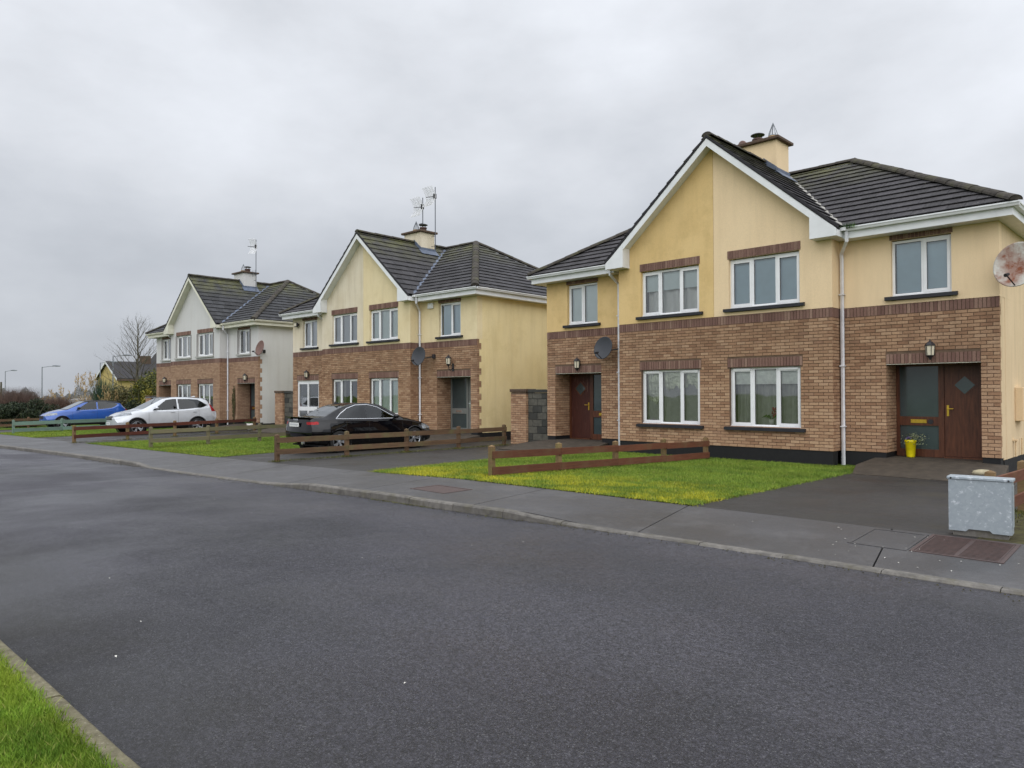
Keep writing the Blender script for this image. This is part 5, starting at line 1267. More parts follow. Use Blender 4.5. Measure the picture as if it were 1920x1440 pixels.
    for i, flip in ((0, False), (N-1, True)):
        M_ = 18; rows = []
        for j in range(nj):
            y0, z0 = SEC[i, j]; row = []
            for k in range(M_+1):
                y = y0*(1-2*k/M_); u = deform(np.array(us[i]), np.array(y), np.array(z0)); row.append(len(CV)); CV.append((L/2-float(u), y, z0))
            rows.append(row)
        for j in range(nj-1):
            for k in range(M_):
                ia = [rows[j][k], rows[j][k+1], rows[j+1][k+1], rows[j+1][k]]; q = np.mean([CV[n] for n in ia], 0); u, ay, z = L/2-q[0], abs(q[1]), q[2]; mat = 'body'
                for kk, fn in S['zones'].items():
                    if fn(u, ay, z, 0): mat = kk
                groups.setdefault(mat, []).append(ia if flip else ia[::-1])
    CV = np.array(CV)
    for g, fs in groups.items():
        fs = np.array(fs); cy = CV[fs][:, :, 1].mean(1); sets = [fs[cy > 0], fs[cy <= 0]] if g in ('headlight', 'tail_light', 'side_glass_front', 'side_glass_rear') else [fs]
        for q in sets:
            if len(q): ids, inv = np.unique(q, return_inverse=True); np_mesh(S['names'].get(g, g), CV[ids], inv.reshape(q.shape), S['mats'][g], T, True)
    # underside, wells, cabin floor
    m = MB(); m.box(-L/2+.35, L/2-.35, -W2+.16, W2-.16, S['zbot'][3][1]+.01, S['zbot'][3][1]+.05); m.build('floor', 'car_inside', T)
    m = MB(); m.box(-L/2+.9, L/2-1.3, -W2+.2, W2-.2, .55, .60); m.build('cabin_floor', 'car_inside', T)
    for sx in (0.25, -.55):
        for sy in (-.36, .36): m = MB(); m.bbox(sx-.16, sx-.02, sy-.24, sy+.24, .6, 1.18*S['H']/1.45, .03); m.bbox(sx-.13, sx-.05, sy-.12, sy+.12, 1.18*S['H']/1.45+.02, 1.18*S['H']/1.45+.18, .03); m.build('seat', 'car_inside', T)
    for wu in S['wheels']:
        for sd_ in (-1, 1):
            m = MB(); Mw = Matrix.Translation((L/2-wu, sd_*(W2-.14), S['wz'])) @ Matrix.Rotation(math.pi/2, 4, 'X'); m.lathe([(S['arch']+.0, .12), (S['arch'], -.12), (0, -.12 if sd_ < 0 else .12)], 24, Mw) if False else m.lathe([(S['arch']+.002, -.13), (S['arch']+.002, .13)], 26, Mw); m.disc((L/2-wu, sd_*(W2-.30), S['wz']), S['arch'], (0, 1, 0), 20); m.build('wheel_well', 'car_inside', T)
            pts = [(L/2-wu+S['arch']*math.cos(a), sd_*(W2-.003), S['wz']+S['arch']*math.sin(a)) for a in np.linspace(-.25, math.pi+.25, 20)]
            m = MB(); m.tube([(p[0], p[1]-sd_*.012, p[2]) for p in pts], S.get('lip', .014), 5); m.build('arch_trim', S.get('lipmat', S['mats']['body']), T)
            wheel(T, L/2-wu, sd_*(W2-.115), S['wz'], S['wr'], sd_ if False else -sd_, S.get('spokes', 5))
    def surf(u, z):     # outermost half-width of the side at height z
        i = int(np.clip(u/L*(N-1), 0, N-1)); sec = SEC[i, :jF]; return float(np.interp(z, sec[:, 1], sec[:, 0]))
    for sd_ in (-1, 1):
        for u in S['shuts']:
            pts = [(L/2-u-dx, sd_*(surf(u, z)+.0005), z) for z, dx in zip(np.linspace(S['zbot'][3][1]+.10, float(np.interp(u, us, c['zbelt']))-.005, 9), [0]*9)]; m = MB(); m.tube(pts, .0045, 4); m.build('door_gap', 'trim_black', T)
        for u in S['handles']:
            z = S['hz']; y = surf(u, z); m = MB(); m.bbox(L/2-u-.09, L/2-u+.09, min(sd_*(y-.01), sd_*(y+.035)), max(sd_*(y-.01), sd_*(y+.035)), z-.016, z+.016, .008); m.build('door_handle', S.get('handmat', S['mats']['body']), T)
        mu, mz = S['mirror']; y = surf(mu, mz-.04); m = MB(); m.lathe([(0, -.10), (.05, -.09), (.085, -.03), (.085, .03), (.06, .08), (0, .09)], 12, Matrix.Translation((L/2-mu, sd_*(y+.13), mz+.06)) @ Matrix.Rotation(math.pi/2, 4, 'X') @ Matrix.Scale(.75, 4, (0, 1, 0))); m.tube([(L/2-mu, sd_*(y-.02), mz), (L/2-mu, sd_*(y+.08), mz+.03)], .02, 5); m.build('wing_mirror', S.get('mirmat', S['mats']['body']), T, True)
        # window surround
        for P in S.get('chrome', []):
            pts = []
            for (u, z) in P:
                i = int(np.clip(u/L*(N-1), 0, N-1)); sec = SEC[i, jE-3:jG]; y = float(np.interp(z, sec[:, 1], sec[:, 0])); pts.append((L/2-u, sd_*(y+.004), z))
            m = MB(); m.tube(pts, .011, 5); m.build('window_trim', S.get('chromemat', 'chrome'), T)
    if 'extra' in S: S['extra'](T, L, W2, deform)
    tag(T, label, 'car', 'cars parked in the driveways'); return T
def plate(T, x, z, face, n=7):
    m = MB(); m.box(min(x, x+face*.012), max(x, x+face*.012), -.26, .26, z-.055, z+.055); m.build('number_plate', 'plate', T)
    m = MB()
    for k in range(n):
        y = -.19+.38*k/(n-1); m.box(min(x+face*.0125, x+face*.0135), max(x+face*.0125, x+face*.0135), y-.018, y+.016, z-.03, z+.03)
    m.build('plate_smudges', 'plate_ink', T)
# --- black saloon
def sal_extra(T, L, W2, df):
    plate(T, -L/2-.002, .82, -1)
    m = MB(); zc = .965
    for k in range(4): m.lathe([(.036, -.004), (.045, 0), (.036, .004)], 12, Matrix.Translation((-L/2+.032, -.10+.067*k, .935)) @ Matrix.Rotation(math.pi/2, 4, 'Y'))
    m.build('badge_rings', 'chrome', T)
    m = MB(); m.prism([(-L/2+.26, -.62, 1.005), (-L/2+.045, -.62, 1.035), (-L/2+.05, -.62, 1.02), (-L/2+.26, -.62, .99)], (0, 1.24, 0)); m.build('boot_spoiler', 'paint_black', T)
    m = MB(); m.add([(-.75, -.03, 1.395), (-.95, -.03, 1.375), (-.95, .03, 1.375), (-.75, .03, 1.395), (-.93, 0, 1.46)], [(0, 1, 4), (1, 2, 4), (2, 3, 4), (3, 0, 4)]); m.build('roof_fin', 'paint_black', T)
    [MB().tube([(-L/2+.05, q, .32), (-L/2-.01, q, .32)], .05, 10).build('exhaust_tip', 'chrome', T) for q in (.45, -.45)]
saloon = dict(L=4.46, W=1.80, H=1.42, wheels=(.87, 3.51), wz=.318, wr=.318, arch=.37,
    ztop=[(-1, .60), (0, .66), (.12, .74), (.3, .80), (1.15, .955), (1.35, 1.03), (2.0, 1.36), (2.45, 1.422), (2.75, 1.415), (3.2, 1.33), (3.82, 1.07), (3.95, 1.03), (4.36, 1.015), (4.46, .96), (5, .9)],
    zbelt=[(-1, .6), (0, .62), (.3, .74), (1.0, .87), (1.5, .92), (3.0, .955), (3.9, .965), (4.36, .95), (4.46, .92)],
    wbelt=[(0, .60), (.2, .72), (.6, .79), (1.3, .825), (3.3, .835), (4.0, .77), (4.46, .66)], wmax=[(0, .70), (.15, .82), (.5, .885), (3.9, .895), (4.25, .86), (4.46, .74)],
    wtop=[(0, .50), (.5, .60), (1.15, .68), (1.5, .66), (2.1, .575), (2.9, .56), (3.4, .57), (3.9, .62), (4.46, .55)], zbot=[(0, .24), (.3, .19), (.9, .18), (3.4, .19), (4.1, .24), (4.46, .33)],
    fbul=(.22, .35, .60, .25), rbul=(.20, .16, .62, .55), screen=(1.22, 2.02), rear=(2.98, 3.84),
    glass={'side_glass_front': [(1.27, .80), (2.62, 1.57), (2.50, .5), (1.27, .5)], 'side_glass_rear': [(2.57, .5), (2.54, 1.7), (2.80, 1.52), (3.22, 1.22), (3.55, .99), (3.70, .88), (3.7, .5)]},
    zones={'tail_light': lambda u, ay, z, j: u > 4.12 and .825+.03*(.8-ay) < z < .91-.05*(.8-ay) and ay > .50, 'headlight': lambda u, ay, z, j: u < .52 and .60 < z < .745 and ay > .42, 'grille': lambda u, ay, z, j: u < .14 and .34 < z < .68 and ay < .38, 'lower_trim': lambda u, ay, z, j: u > 4.15 and z < .40},
    mats={'body': 'paint_black', 'windscreen': 'car_glass', 'rear_window': 'car_glass_dark', 'side_glass_front': 'car_glass_clear', 'side_glass_rear': 'car_glass_dark', 'tail_light': 'lamp_red', 'headlight': 'lamp_clear', 'grille': 'trim_black', 'lower_trim': 'trim_black'}, names={'side_glass_front': 'front_door_glass', 'side_glass_rear': 'rear_door_glass', 'lower_trim': 'rear_diffuser'},
    shuts=(1.32, 2.52, 3.30), handles=(2.30, 3.25), hz=.86, mirror=(1.62, .95), spokes=5,
    chrome=[[(1.45, .955), (1.75, 1.09), (2.1, 1.285), (2.45, 1.368), (2.85, 1.355), (3.15, 1.265), (3.4, 1.12), (3.56, 1.0), (3.60, .975), (3.4, .968), (2.5, .952), (1.45, .945)]], extra=sal_extra)
car('parked_car', (-9.55, -4.25, float(ground(-9.5, -4.3))), R(-1), saloon, 'black saloon car with chrome window trim parked behind the brown fence')
# --- silver sport utility car
def suv_extra(T, L, W2, df):
    plate(T, L/2-.0, .50, 1)
    for sd_ in (-1, 1): MB().tube([(.62, sd_*.60, 1.58), (.55, sd_*.60, 1.645), (-1.3, sd_*.585, 1.65), (-1.4, sd_*.585, 1.60)], .014, 5).build('roof_rail', 'galv', T)
    MB().box(L/2-.07, L/2-.01, -.35, .35, .775, .80).build('grille_bar', 'chrome', T); MB().box(L/2-.05, L/2-.0, -.30, .30, .70, .722).build('grille_bar', 'chrome', T)
    m = MB(); m.prism([(-1.62, -.5, 1.585), (-1.95, -.48, 1.545), (-1.95, .48, 1.545), (-1.62, .5, 1.585)], (0, 0, .02)); m.build('roof_spoiler', 'paint_silver', T)
    m = MB(); m.add([(-1.2, -.03, 1.655), (-1.45, -.03, 1.64), (-1.45, .03, 1.64), (-1.2, .03, 1.655), (-1.43, 0, 1.72)], [(0, 1, 4), (1, 2, 4), (2, 3, 4), (3, 0, 4)]); m.build('roof_fin', 'paint_silver', T)
suv = dict(L=4.60, W=1.82, H=1.66, wheels=(.93, 3.56), wz=.345, wr=.345, arch=.405, lip=.035, lipmat='trim_black',
    ztop=[(-1, .7), (0, .74), (.12, .86), (.35, .96), (1.10, 1.09), (1.28, 1.16), (2.05, 1.58), (2.5, 1.655), (3.2, 1.645), (3.9, 1.575), (4.12, 1.50), (4.42, 1.14), (4.55, 1.0), (4.6, .9), (5, .8)],
    zbelt=[(-1, .7), (0, .72), (.35, .88), (1.0, 1.02), (1.5, 1.065), (3.0, 1.10), (3.8, 1.16), (4.3, 1.20), (4.45, 1.02), (4.6, .86)],
    wbelt=[(0, .62), (.2, .76), (.6, .83), (1.3, .855), (3.5, .86), (4.2, .80), (4.6, .72)], wmax=[(0, .74), (.15, .85), (.5, .90), (4.0, .905), (4.4, .87), (4.6, .80)],
    wtop=[(0, .52), (.5, .64), (1.15, .72), (1.5, .70), (2.1, .63), (3.2, .61), (3.9, .60), (4.2, .62), (4.6, .66)], zbot=[(0, .30), (.3, .25), (.9, .25), (3.6, .26), (4.2, .30), (4.6, .40)],
    fbul=(.24, .25, .72, .2), rbul=(.20, .05, 1.0, .35), screen=(1.20, 2.06), rear=(4.06, 4.40),
    glass={'side_glass_front': [(1.35, .90), (2.5, 1.75), (2.65, 1.75), (2.67, .5), (1.35, .5)], 'side_glass_rear': [(2.75, .5), (2.71, 1.8), (3.5, 1.62), (3.76, 1.46), (4.05, 1.28), (3.82, 1.17), (3.5, .5)]},
    zones={'tail_light': lambda u, ay, z, j: u > 4.14 and .98 < z < 1.42 and ay > .58 and u > 4.14+(1.42-z)*.18, 'headlight': lambda u, ay, z, j: u < .72 and ay > .40 and .78+.14*u < z < .90+.14*u, 'grille': lambda u, ay, z, j: u < .12 and .66 < z < .86 and ay < .42, 'lower_trim': lambda u, ay, z, j: z < .40},
    mats={'body': 'paint_silver', 'windscreen': 'car_glass_clear', 'rear_window': 'car_glass_dark', 'side_glass_front': 'car_glass', 'side_glass_rear': 'car_glass_dark', 'tail_light': 'lamp_red', 'headlight': 'lamp_clear', 'grille': 'trim_black', 'lower_trim': 'trim_black'}, names={'side_glass_front': 'front_door_glass', 'side_glass_rear': 'rear_door_glass', 'lower_trim': 'sill_cladding'},
    shuts=(1.42, 2.68, 3.62), handles=(2.45, 3.42), hz=.98, mirror=(1.72, 1.12), spokes=5, chrome=[[(1.6, 1.085), (2.66, 1.10), (3.72, 1.155), (4.05, 1.285)]], chromemat='trim_black', extra=suv_extra)
car('parked_car', (-26.0, -4.05, float(ground(-26, -4))), R(178), suv, 'silver sport utility car parked facing the road in front of the farthest house')
def cross_extra(T, L, W2, df):
    plate(T, L/2-.02, .45, 1)
    m = MB(); m.prism([(-1.75, -.5, 1.50), (-2.0, -.48, 1.46), (-2.0, .48, 1.46), (-1.75, .5, 1.50)], (0, 0, .02)); m.build('roof_spoiler', 'trim_black', T)
cross = dict(L=4.23, W=1.80, H=1.57, wheels=(.84, 3.48), wz=.335, wr=.335, arch=.395, lip=.028, lipmat='trim_black',
    ztop=[(-1, .7), (0, .74), (.12, .84), (.35, .94), (1.02, 1.06), (1.18, 1.12), (1.95, 1.50), (2.4, 1.572), (3.0, 1.555), (3.6, 1.49), (3.78, 1.43), (4.05, 1.12), (4.2, 1.0), (4.23, .9), (5, .8)],
    zbelt=[(-1, .7), (0, .72), (.35, .86), (1.0, .99), (1.5, 1.03), (2.8, 1.07), (3.3, 1.13), (3.7, 1.26), (3.95, 1.18), (4.1, 1.0), (4.23, .86)],
    wbelt=[(0, .60), (.2, .74), (.6, .82), (1.3, .84), (3.2, .85), (3.9, .80), (4.23, .70)], wmax=[(0, .72), (.15, .84), (.5, .89), (3.7, .895), (4.05, .86), (4.23, .78)],
    wtop=[(0, .5), (.5, .62), (1.1, .70), (1.5, .67), (2.0, .60), (3.0, .585), (3.6, .57), (3.9, .60), (4.23, .62)], zbot=[(0, .28), (.3, .23), (.9, .22), (3.4, .23), (3.9, .28), (4.23, .38)],
    fbul=(.24, .25, .72, .2), rbul=(.20, .05, 1.0, .35), screen=(1.10, 1.96), rear=(3.72, 4.03), roofmat=True,
    glass={'side_glass_front': [(1.25, .88), (2.4, 1.64), (2.50, 1.64), (2.53, .5), (1.25, .5)], 'side_glass_rear': [(2.60, .5), (2.57, 1.7), (3.1, 1.58), (3.5, 1.39), (3.60, 1.33), (3.38, 1.15), (3.25, .5)]},
    zones={'headlight': lambda u, ay, z, j: u < .60 and ay > .42 and .72+.12*u < z < .85+.10*u, 'grille': lambda u, ay, z, j: u < .10 and .58 < z < .74 and ay < .45, 'tail_light': lambda u, ay, z, j: u > 4.0 and .95 < z < 1.06 and ay > .4, 'lower_trim': lambda u, ay, z, j: z < .38},
    mats={'body': 'paint_blue', 'roof_panel': 'trim_black', 'windscreen': 'car_glass_clear', 'rear_window': 'car_glass_dark', 'side_glass_front': 'car_glass', 'side_glass_rear': 'car_glass_dark', 'tail_light': 'lamp_red', 'headlight': 'lamp_clear', 'grille': 'trim_black', 'lower_trim': 'trim_black'}, names={'side_glass_front': 'front_door_glass', 'side_glass_rear': 'rear_door_glass', 'lower_trim': 'sill_cladding'},
    shuts=(1.32, 2.54, 3.45), handles=(2.32, 3.2), hz=.94, mirror=(1.60, 1.08), mirmat='trim_black', spokes=5, extra=cross_extra, chrome=[[(1.5, 1.045), (2.5, 1.068), (3.3, 1.135)]], chromemat='chrome')
car('parked_car', (-36.25, -4.5, float(ground(-36, -4.5))), R(179), cross, 'blue crossover car with black roof parked behind the pale green fence')
far_car = dict(cross, N=80); far_car['mats'] = dict(cross['mats'], body='paint_white', roof_panel='paint_white')

# ------------------------------------------------------------------ plants
def at(px, py, D):
    """point seen at pixel (px,py) of the 1920 px photograph, D metres deep along the view"""
    return Vector(CAM)+(cf+cr*((px-960)/1364.2)-cu*((py-720)/1364.2))*D
def spot(px, D):
    p = at(px, 740, D); return Vector((p.x, p.y, float(ground(p.x, p.y))-.03))
def leaf_cloud(n, C, Rr, size, g, lumps=9, flat=.8, bottom=-.9, shell=.55):
    """leaves spread through an uneven crown; returns V,F"""
    C = np.array(C); Rr = np.array(Rr)
    lc = g.normal(0, 1, (lumps, 3)); lc /= np.linalg.norm(lc, axis=1)[:, None]; lc *= g.uniform(.35, .72, (lumps, 1)); lr = g.uniform(.28, .52, lumps)
    which = g.integers(0, lumps, n); d = g.normal(0, 1, (n, 3)); d /= np.linalg.norm(d, axis=1)[:, None]; rad = g.uniform(shell, 1.05, n)**.8
    P = lc[which]+d*(lr[which]*rad)[:, None]; P[:, 2] = np.maximum(P[:, 2], bottom+g.uniform(0, .1, n)); P = C+P*Rr
    nn = g.normal(0, 1, (n, 3)); nn[:, 2] = np.abs(nn[:, 2])*flat; nn /= np.linalg.norm(nn, axis=1)[:, None]; a = np.cross(nn, g.normal(0, 1, (n, 3))); a /= np.linalg.norm(a, axis=1)[:, None]; c = np.cross(nn, a); s_ = (size*g.uniform(.5, 1.4, n))[:, None]
    V = np.stack([P-a*s_, P+c*s_*.45, P+a*s_, P-c*s_*.45], 1).reshape(-1, 3); return V, np.arange(4*n).reshape(-1, 4)
def shrub(px, D, wd, ht, n, size, mat, label, seed, name='shrub', stemmat='bark', lumps=10, group='shrubs beyond the last driveway'):
    g = np.random.default_rng(seed); p = spot(px, D); T = empty(name, p); V, F = leaf_cloud(n, (0, 0, ht*.5), (wd/2, wd/2, ht*.52), size, g, lumps); np_mesh('foliage', V, F, mat, T)
    m = MB()
    for k in range(5):
        a = k*1.26+.3; m.tube([(0, 0, -.1), (.18*wd*math.cos(a), .18*wd*math.sin(a), ht*.35), (.3*wd*math.cos(a+.3), .3*wd*math.sin(a+.3), ht*.7)], [.05, .035, .012], 5)
    m.build('stems', stemmat, T); return tag(T, label, 'shrub', group)
def reeds(px, D, wd, ht, n, mat, label, seed, width=.03, curve=.6, name='ornamental_grass', plumes=0, plumemat='pampas', cat='grass clump', bits='blades'):
    g = np.random.default_rng(seed); p = spot(px, D); T = empty(name, p); V = []; F = []
    for i in range(n):
        a = g.uniform(0, 6.28); r0 = g.uniform(0, wd*.22); bx_, by_ = r0*math.cos(a), r0*math.sin(a); h = ht*g.uniform(.45, 1.); out = g.uniform(.1, 1)*wd*.5*curve; k = len(V); t = np.array([-math.sin(a), math.cos(a)])*width
        for f_ in (0, .4, .75, 1.):
            q = np.array([bx_+math.cos(a)*out*f_**2, by_+math.sin(a)*out*f_**2]); z = h*(f_-.28*curve*f_**3); ww = 1-.85*f_; V += [(q[0]-t[0]*ww, q[1]-t[1]*ww, z), (q[0]+t[0]*ww, q[1]+t[1]*ww, z)]
        for e in range(3): F.append((k+2*e, k+2*e+1, k+2*e+3, k+2*e+2))
    np_mesh(bits, V, F, mat, T)
    if plumes:
        V, F = [], []
        for i in range(plumes):
            a = g.uniform(0, 6.28); x, y = g.normal(0, wd*.22, 2); h = ht*g.uniform(.85, 1.35); lx, ly = g.normal(0, .15, 2)
            for q in range(26):
                f_ = q/26; c = np.array([x+lx*f_, y+ly*f_, h-.55+.6*f_]); d = g.normal(0, .055*(1-.6*f_), 3); k = len(V); V += [tuple(c+d), tuple(c+d+g.normal(0, .03, 3)), tuple(c+d+np.array([0, 0, .14])+g.normal(0, .03, 3))]; F.append((k, k+1, k+2))
            k = len(V); V += [(x-.012, y, .3), (x+.012, y, .3), (x+lx, y+ly, h-.3)]; F.append((k, k+1, k+2))
        np_mesh('plumes', V, F, plumemat, T)
    return tag(T, label, cat, 'plants beyond the last driveway')
def twigs(px, D, wd, dp, ht, n, mat, label, seed, name='bare_shrub', thick=.012):
    """leafless bush: many fine forking rods"""
    g = np.random.default_rng(seed); p = spot(px, D); T = empty(name, p); V = []; F = []
    for i in range(n):
        x, y = g.uniform(-.5, .5)*wd, g.uniform(-.5, .5)*dp; h = ht*g.uniform(.5, 1.)*(1-.35*abs(x/wd*2)**3); q = np.array([x, y, 0.]); z0 = g.uniform(0, .45)*h; q[2] = z0; d = np.array([g.normal(0, .28), g.normal(0, .28), 1.]); tpt = q+d*(h-z0); a = g.uniform(0, 3.14); t = np.array([math.cos(a), math.sin(a), 0])*thick*g.uniform(.5, 1.3); k = len(V); V += [tuple(q-t), tuple(q+t), tuple(tpt)]; F.append((k, k+1, k+2))
    np_mesh('twigs', V, F, mat, T); return tag(T, label, 'shrub', 'shrubs beyond the last driveway')
def bare_tree(p, ht, label, seed, spread=.62, depth=5, name='bare_tree'):
    rr = random.Random(seed); T = empty(name, p); m = MB(); tw = MB()
    def grow(P, d, ln, r_, lev):
        n = 4; pts = [P]; q = P.copy(); dd = d.copy()
        for i in range(n):
            dd = (dd+Vector((rr.gauss(0, .07), rr.gauss(0, .07), .05+rr.gauss(0, .04)))).normalized(); q = q+dd*ln/n; pts.append(q.copy())
        rs = [r_*(1-.62*i/n) for i in range(n+1)]
        (m if lev < 2 else tw).tube(pts, rs, 6 if lev < 2 else 4 if lev < 3 else 3, cap=False)
        if lev >= depth: return
        k = {1: 8, 2: 6, 3: 5}.get(lev, 3)
        for i in range(k):
            t = .28+.72*(i+rr.random()*.7)/k; t = min(t, .98); idx = t*n; i0 = int(idx); pp = pts[i0].lerp(pts[min(i0+1, n)], idx-i0); ax = rr.uniform(0, 6.28); sd_ = dd.orthogonal().normalized(); sd_ = Matrix.Rotation(ax, 3, dd) @ sd_
            nd_ = (dd*(.55+.3*rr.random())+sd_*spread*(1.0 if lev < 3 else .8)+Vector((0, 0, .18))).normalized(); grow(pp, nd_, ln*rr.uniform(.42, .62)*(1-.25*t if lev > 0 else 1), r_*(1-.6*t)*.5, lev+1)
    # leader with whorls of ascending limbs
    trunk = [Vector((0, 0, -.1))]; q = Vector((0, 0, 0))
    for i in range(12): q = q+Vector((rr.gauss(0, .025), rr.gauss(0, .025), ht/12)); trunk.append(q.copy())
    R0 = ht*.017; m.tube(trunk, [R0*(1-.9*i/12)+.01 for i in range(13)], 8, cap=False)
    for i in range(40):
        t = .20+.78*(i/40)**.9; idx = t*12; i0 = int(idx); pp = trunk[i0].lerp(trunk[min(i0+1, 12)], idx-i0); a = i*2.4+rr.gauss(0, .3); up = .5+.8*t; dv = Vector((math.cos(a), math.sin(a), up)).normalized(); grow(pp, dv, ht*(.37*(1-t)**.7+.10), R0*.34*(1-.7*t)+.003, 2)
    m.build('trunk', 'bark', T); tw.build('branches', 'bark', T); return tag(T, label, 'tree')
bare_tree(spot(257, 52), 7.0, 'bare winter tree with upswept branches left of the farthest house', 4, .55, 4)
shrub(238, 50, 2.6, 3.0, 5200, .07, 'leaf_olive', 'grey-green open shrub left of the bare tree', 21)
shrub(268, 47, 2.4, 3.2, 5200, .075, 'leaf_mixed', 'yellow-green shrub at the foot of the bare tree', 22)
shrub(290, 50, 2.3, 3.7, 4600, .075, 'leaf_mixed', 'leafy shrub against the side of the farthest house', 23)
shrub(283, 46.5, 1.3, 2.4, 2400, .06, 'leaf_yellow', 'yellow-leaved shrub above the brick pier at the farthest house', 24)
shrub(250, 46, 1.9, 1.5, 3600, .06, 'leaf_dark', 'dark low shrub between the blue and silver cars', 25)
shrub(222, 49, 2.4, 2.7, 3600, .06, 'leaf_olive', 'low olive shrub behind the roof of the blue car', 26)
reeds(194, 50, 2.8, 3.6, 560, 'phormium', 'spiky dark green sword-leaved plant before the yellow bungalow', 31, .035, .45, 'sword_plant', cat='plant')
reeds(162, 52, 3.0, 2.7, 520, 'pampas', 'large tan pampas grass clump with tall plumes', 32, .02, .9, 'pampas_grass', 26)
reeds(112, 55, 2.6, 2.1, 420, 'pampas', 'smaller pampas grass clump behind the reddish bare hedge', 33, .02, .9, 'pampas_grass', 18)
reeds(206, 48, 1.8, 1.9, 320, 'pampas', 'low tan grass clump just above the blue car', 34, .018, .9, 'pampas_grass', 12)
reeds(140, 48, 1.6, 1.35, 130, 'pampas', 'sparse arching dry grass clump behind the blue car bonnet', 35, .016, 1.4, 'pampas_grass', 0)
twigs(110, 52, 4.2, 1.2, 2.1, 6200, 'twig', 'purplish bare hedge left of the blue car', 41)
twigs(30, 47, 6.0, 1.6, 2.7, 8200, 'twig_red', 'reddish-brown bare hedge at the far left', 42)
twigs(85, 58, 4.0, 1.0, 2.2, 1500, 'twig', 'thin bare saplings around the lamp post behind the hedge', 44, thick=.009)
twigs(180, 60, 4.0, 1.0, 2.3, 1600, 'twig', 'thin bare bushes behind the pampas grass', 45, thick=.009)
shrub(64, 44, 2.5, 2.0, 6000, .06, 'leaf_dark', 'dark evergreen bush left of the blue car', 51)
shrub(18, 43.5, 3.2, 1.6, 6500, .06, 'leaf_dark', 'dark evergreen hedge at the left edge of the picture', 52)
# climbing plant on a post beside the right-hand porch of the farthest house
T = empty('climbing_plant', tuple(hp(3, 3.72, s-.06, -.3))); V, F = leaf_cloud(900, (0, 0, 1.15), (.16, .07, 1.15), .035, np.random.default_rng(61), 16); np_mesh('foliage', V, F, 'leaf_olive', T); m = MB(); m.tube([(0, .03, -.05), (.03, .02, .9), (-.02, .02, 2.1)], .012, 5); m.build('stem', 'bark', T); tag(T, 'thin climbing plant on the brick pier of the farthest house', 'climber')
# distant tree belt
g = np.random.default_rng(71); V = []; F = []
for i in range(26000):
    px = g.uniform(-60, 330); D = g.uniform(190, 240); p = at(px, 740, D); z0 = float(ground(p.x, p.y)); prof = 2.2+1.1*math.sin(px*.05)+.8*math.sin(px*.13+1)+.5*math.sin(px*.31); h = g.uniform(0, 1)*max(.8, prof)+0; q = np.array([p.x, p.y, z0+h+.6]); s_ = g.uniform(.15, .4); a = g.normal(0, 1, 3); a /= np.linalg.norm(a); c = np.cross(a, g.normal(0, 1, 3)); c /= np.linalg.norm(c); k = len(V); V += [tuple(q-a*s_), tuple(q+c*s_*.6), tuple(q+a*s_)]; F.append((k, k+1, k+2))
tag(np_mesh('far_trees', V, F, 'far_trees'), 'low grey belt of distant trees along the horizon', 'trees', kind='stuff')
# ------------------------------------------------------------------ street lamps
def lamp(px, py, D, arm, label):
    p = at(px, py, D); zg = float(ground(p.x, p.y))-.1; H_ = p.z-zg; T = empty('street_lamp', (p.x, p.y, zg)); m = MB(); m.tube([(0, 0, 0), (0, 0, 1.2), (0, 0, 1.21), (0, 0, H_)], [.085, .085, .05, .034], 8); m.build('column', 'galv', T)
    d = cr*arm; e = Vector((d.x, d.y, .12)); m = MB(); m.tube([(0, 0, H_-.04), (d.x*.6, d.y*.6, H_+.04), (d.x, d.y, H_+.06)], .022, 6); m.build('arm', 'galv', T)
    u = d.normalized(); m = MB(); m.tube([Vector((d.x, d.y, H_+.09))-u*.1, Vector((d.x, d.y, H_+.09))+u*.2, Vector((d.x, d.y, H_+.07))+u*.55], [.04, .07, .04], 8); m.build('lamp_head', 'galv', T); return tag(T, label, 'street lamp', 'street lamps in the distance')
lamp(79, 688, 62, 1.0, 'grey street lamp standing alone above the left hedge'); lamp(10, 696, 78, .7, 'small street lamp at the far left edge'); lamp(188, 680, 66, 1.0, 'street lamp whose arm crosses the yellow bungalow gable'); lamp(212, 668, 55, .85, 'tall street lamp in front of the bungalow roof')
p = spot(2, 80); m = MB(); m.tube([(0, 0, 0), (0, 0, 3.6)], [.12, .09], 8); m.tube([(-.4, 0, 3.3), (.4, 0, 3.3)], .04, 6); o = m.build('utility_pole', 'bark', None, False, p); tag(o, 'short wooden pole at the very left edge of the picture', 'pole')
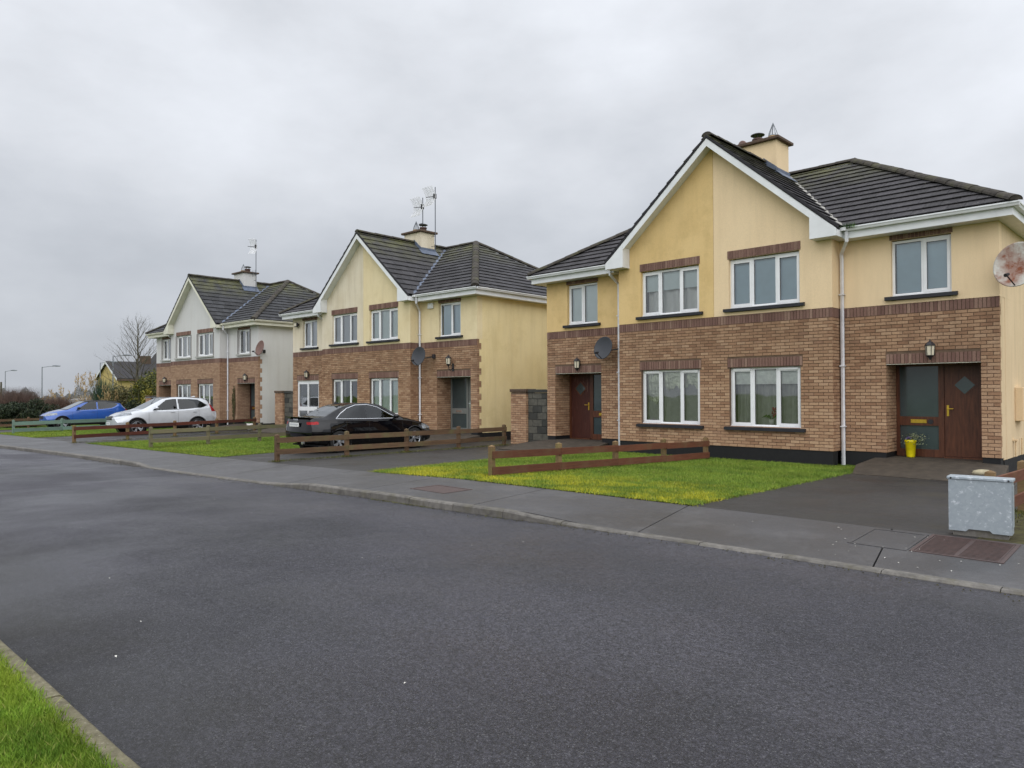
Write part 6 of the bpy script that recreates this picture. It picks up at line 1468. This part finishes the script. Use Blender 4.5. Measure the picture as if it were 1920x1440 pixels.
# ------------------------------------------------------------------ far bungalow
pa, pb, pc = at(202, 679, 75), at(212, 708, 75), at(330, 700, 70)
org = at(202, 740, 75); org = Vector((org.x, org.y, float(ground(org.x, org.y))-.1)); T = empty('bungalow', org)
vw = (pa-Vector(CAM)); vw.z = 0; vw.normalize(); du = Vector((vw.y*.95+vw.x*.30, -vw.x*.95+vw.y*.30, 0)).normalized(); dv = Vector((-du.y, du.x, 0))
T.rotation_euler = (0, 0, math.atan2(du.y, du.x)); Lb, Wb, ev, rg = 9.5, 6.0, pb.z-org.z, pa.z-org.z
m = MB(); m.box(0, Lb, -Wb/2, Wb/2, 0, ev); m.prism([(.0, -Wb/2, ev+.001), (.0, Wb/2, ev+.001), (.0, 0, rg-.08)], (.25, 0, 0)); m.build('wall', 'render_far', T)
m = MB()
for sg in (-1, 1): m.prism([(-.25, sg*(Wb/2+.35), ev-.22), (Lb+.25, sg*(Wb/2+.35), ev-.22), (Lb+.25, 0, rg), (-.25, 0, rg)], (0, 0, .12))
Rf = m.build('roof', 'tile_b', T)
m = MB()
for sg in (-1, 1): m.prism([(-.28, sg*(Wb/2+.38), ev-.36), (-.28, 0, rg-.10), (-.28, 0, rg+.10), (-.28, sg*(Wb/2+.38), ev-.14)], (.025, 0, 0))
m.build('barge_board', 'fascia', T)
m = MB(); m.box(-.25, Lb+.25, -Wb/2-.42, -Wb/2-.36, ev-.38, ev-.2); m.build('gutter', 'capstone', T)
m = MB(); m.box(3.2, 4.1, -.4, .4, rg-.5, rg+.75); m.build('chimney', 'capstone', T)
for x in (1.5, 5.4):
    m = MB(); m.box(x, x+1.3, -Wb/2-.02, -Wb/2+.1, 1.1, 2.3); f = m.build('window', 'upvc', T); m = MB(); m.box(x+.1, x+1.2, -Wb/2-.03, -Wb/2-.021, 1.2, 2.2); m.build('pane', 'glass_frost', T)
tag(T, 'yellow bungalow with dark roof half hidden behind the bare tree', 'bungalow')
# second dark roof beyond, right behind the last house
q0 = at(283, 740, 88); T = empty('distant_house', (q0.x, q0.y, float(ground(q0.x, q0.y))-.1)); T.rotation_euler = (0, 0, math.atan2(du.y, du.x)); zt_ = at(290, 655, 88).z-T.location.z
m = MB(); m.box(0, 9, -3, 3, 0, zt_-2.6); m.build('wall', 'render_side3', T); m = MB(); m.prism([(-.2, -3.3, zt_-2.7), (.9, 0, zt_), (8.1, 0, zt_), (9.2, -3.3, zt_-2.7)], (0, .1, 0)); m.prism([(-.2, 3.3, zt_-2.7), (.9, 0, zt_), (-.2, -3.3, zt_-2.7)], (.1, 0, .0)); m.build('roof', 'tile_b', T); tag(T, 'dark grey roof of a distant house behind the farthest eave', 'house')
# white car glimpsed behind the plants
car('parked_car', tuple(spot(143, 60)+Vector((0, 0, .2))), R(200), far_car, 'silver-grey car glimpsed behind the dry grass left of the bungalow')
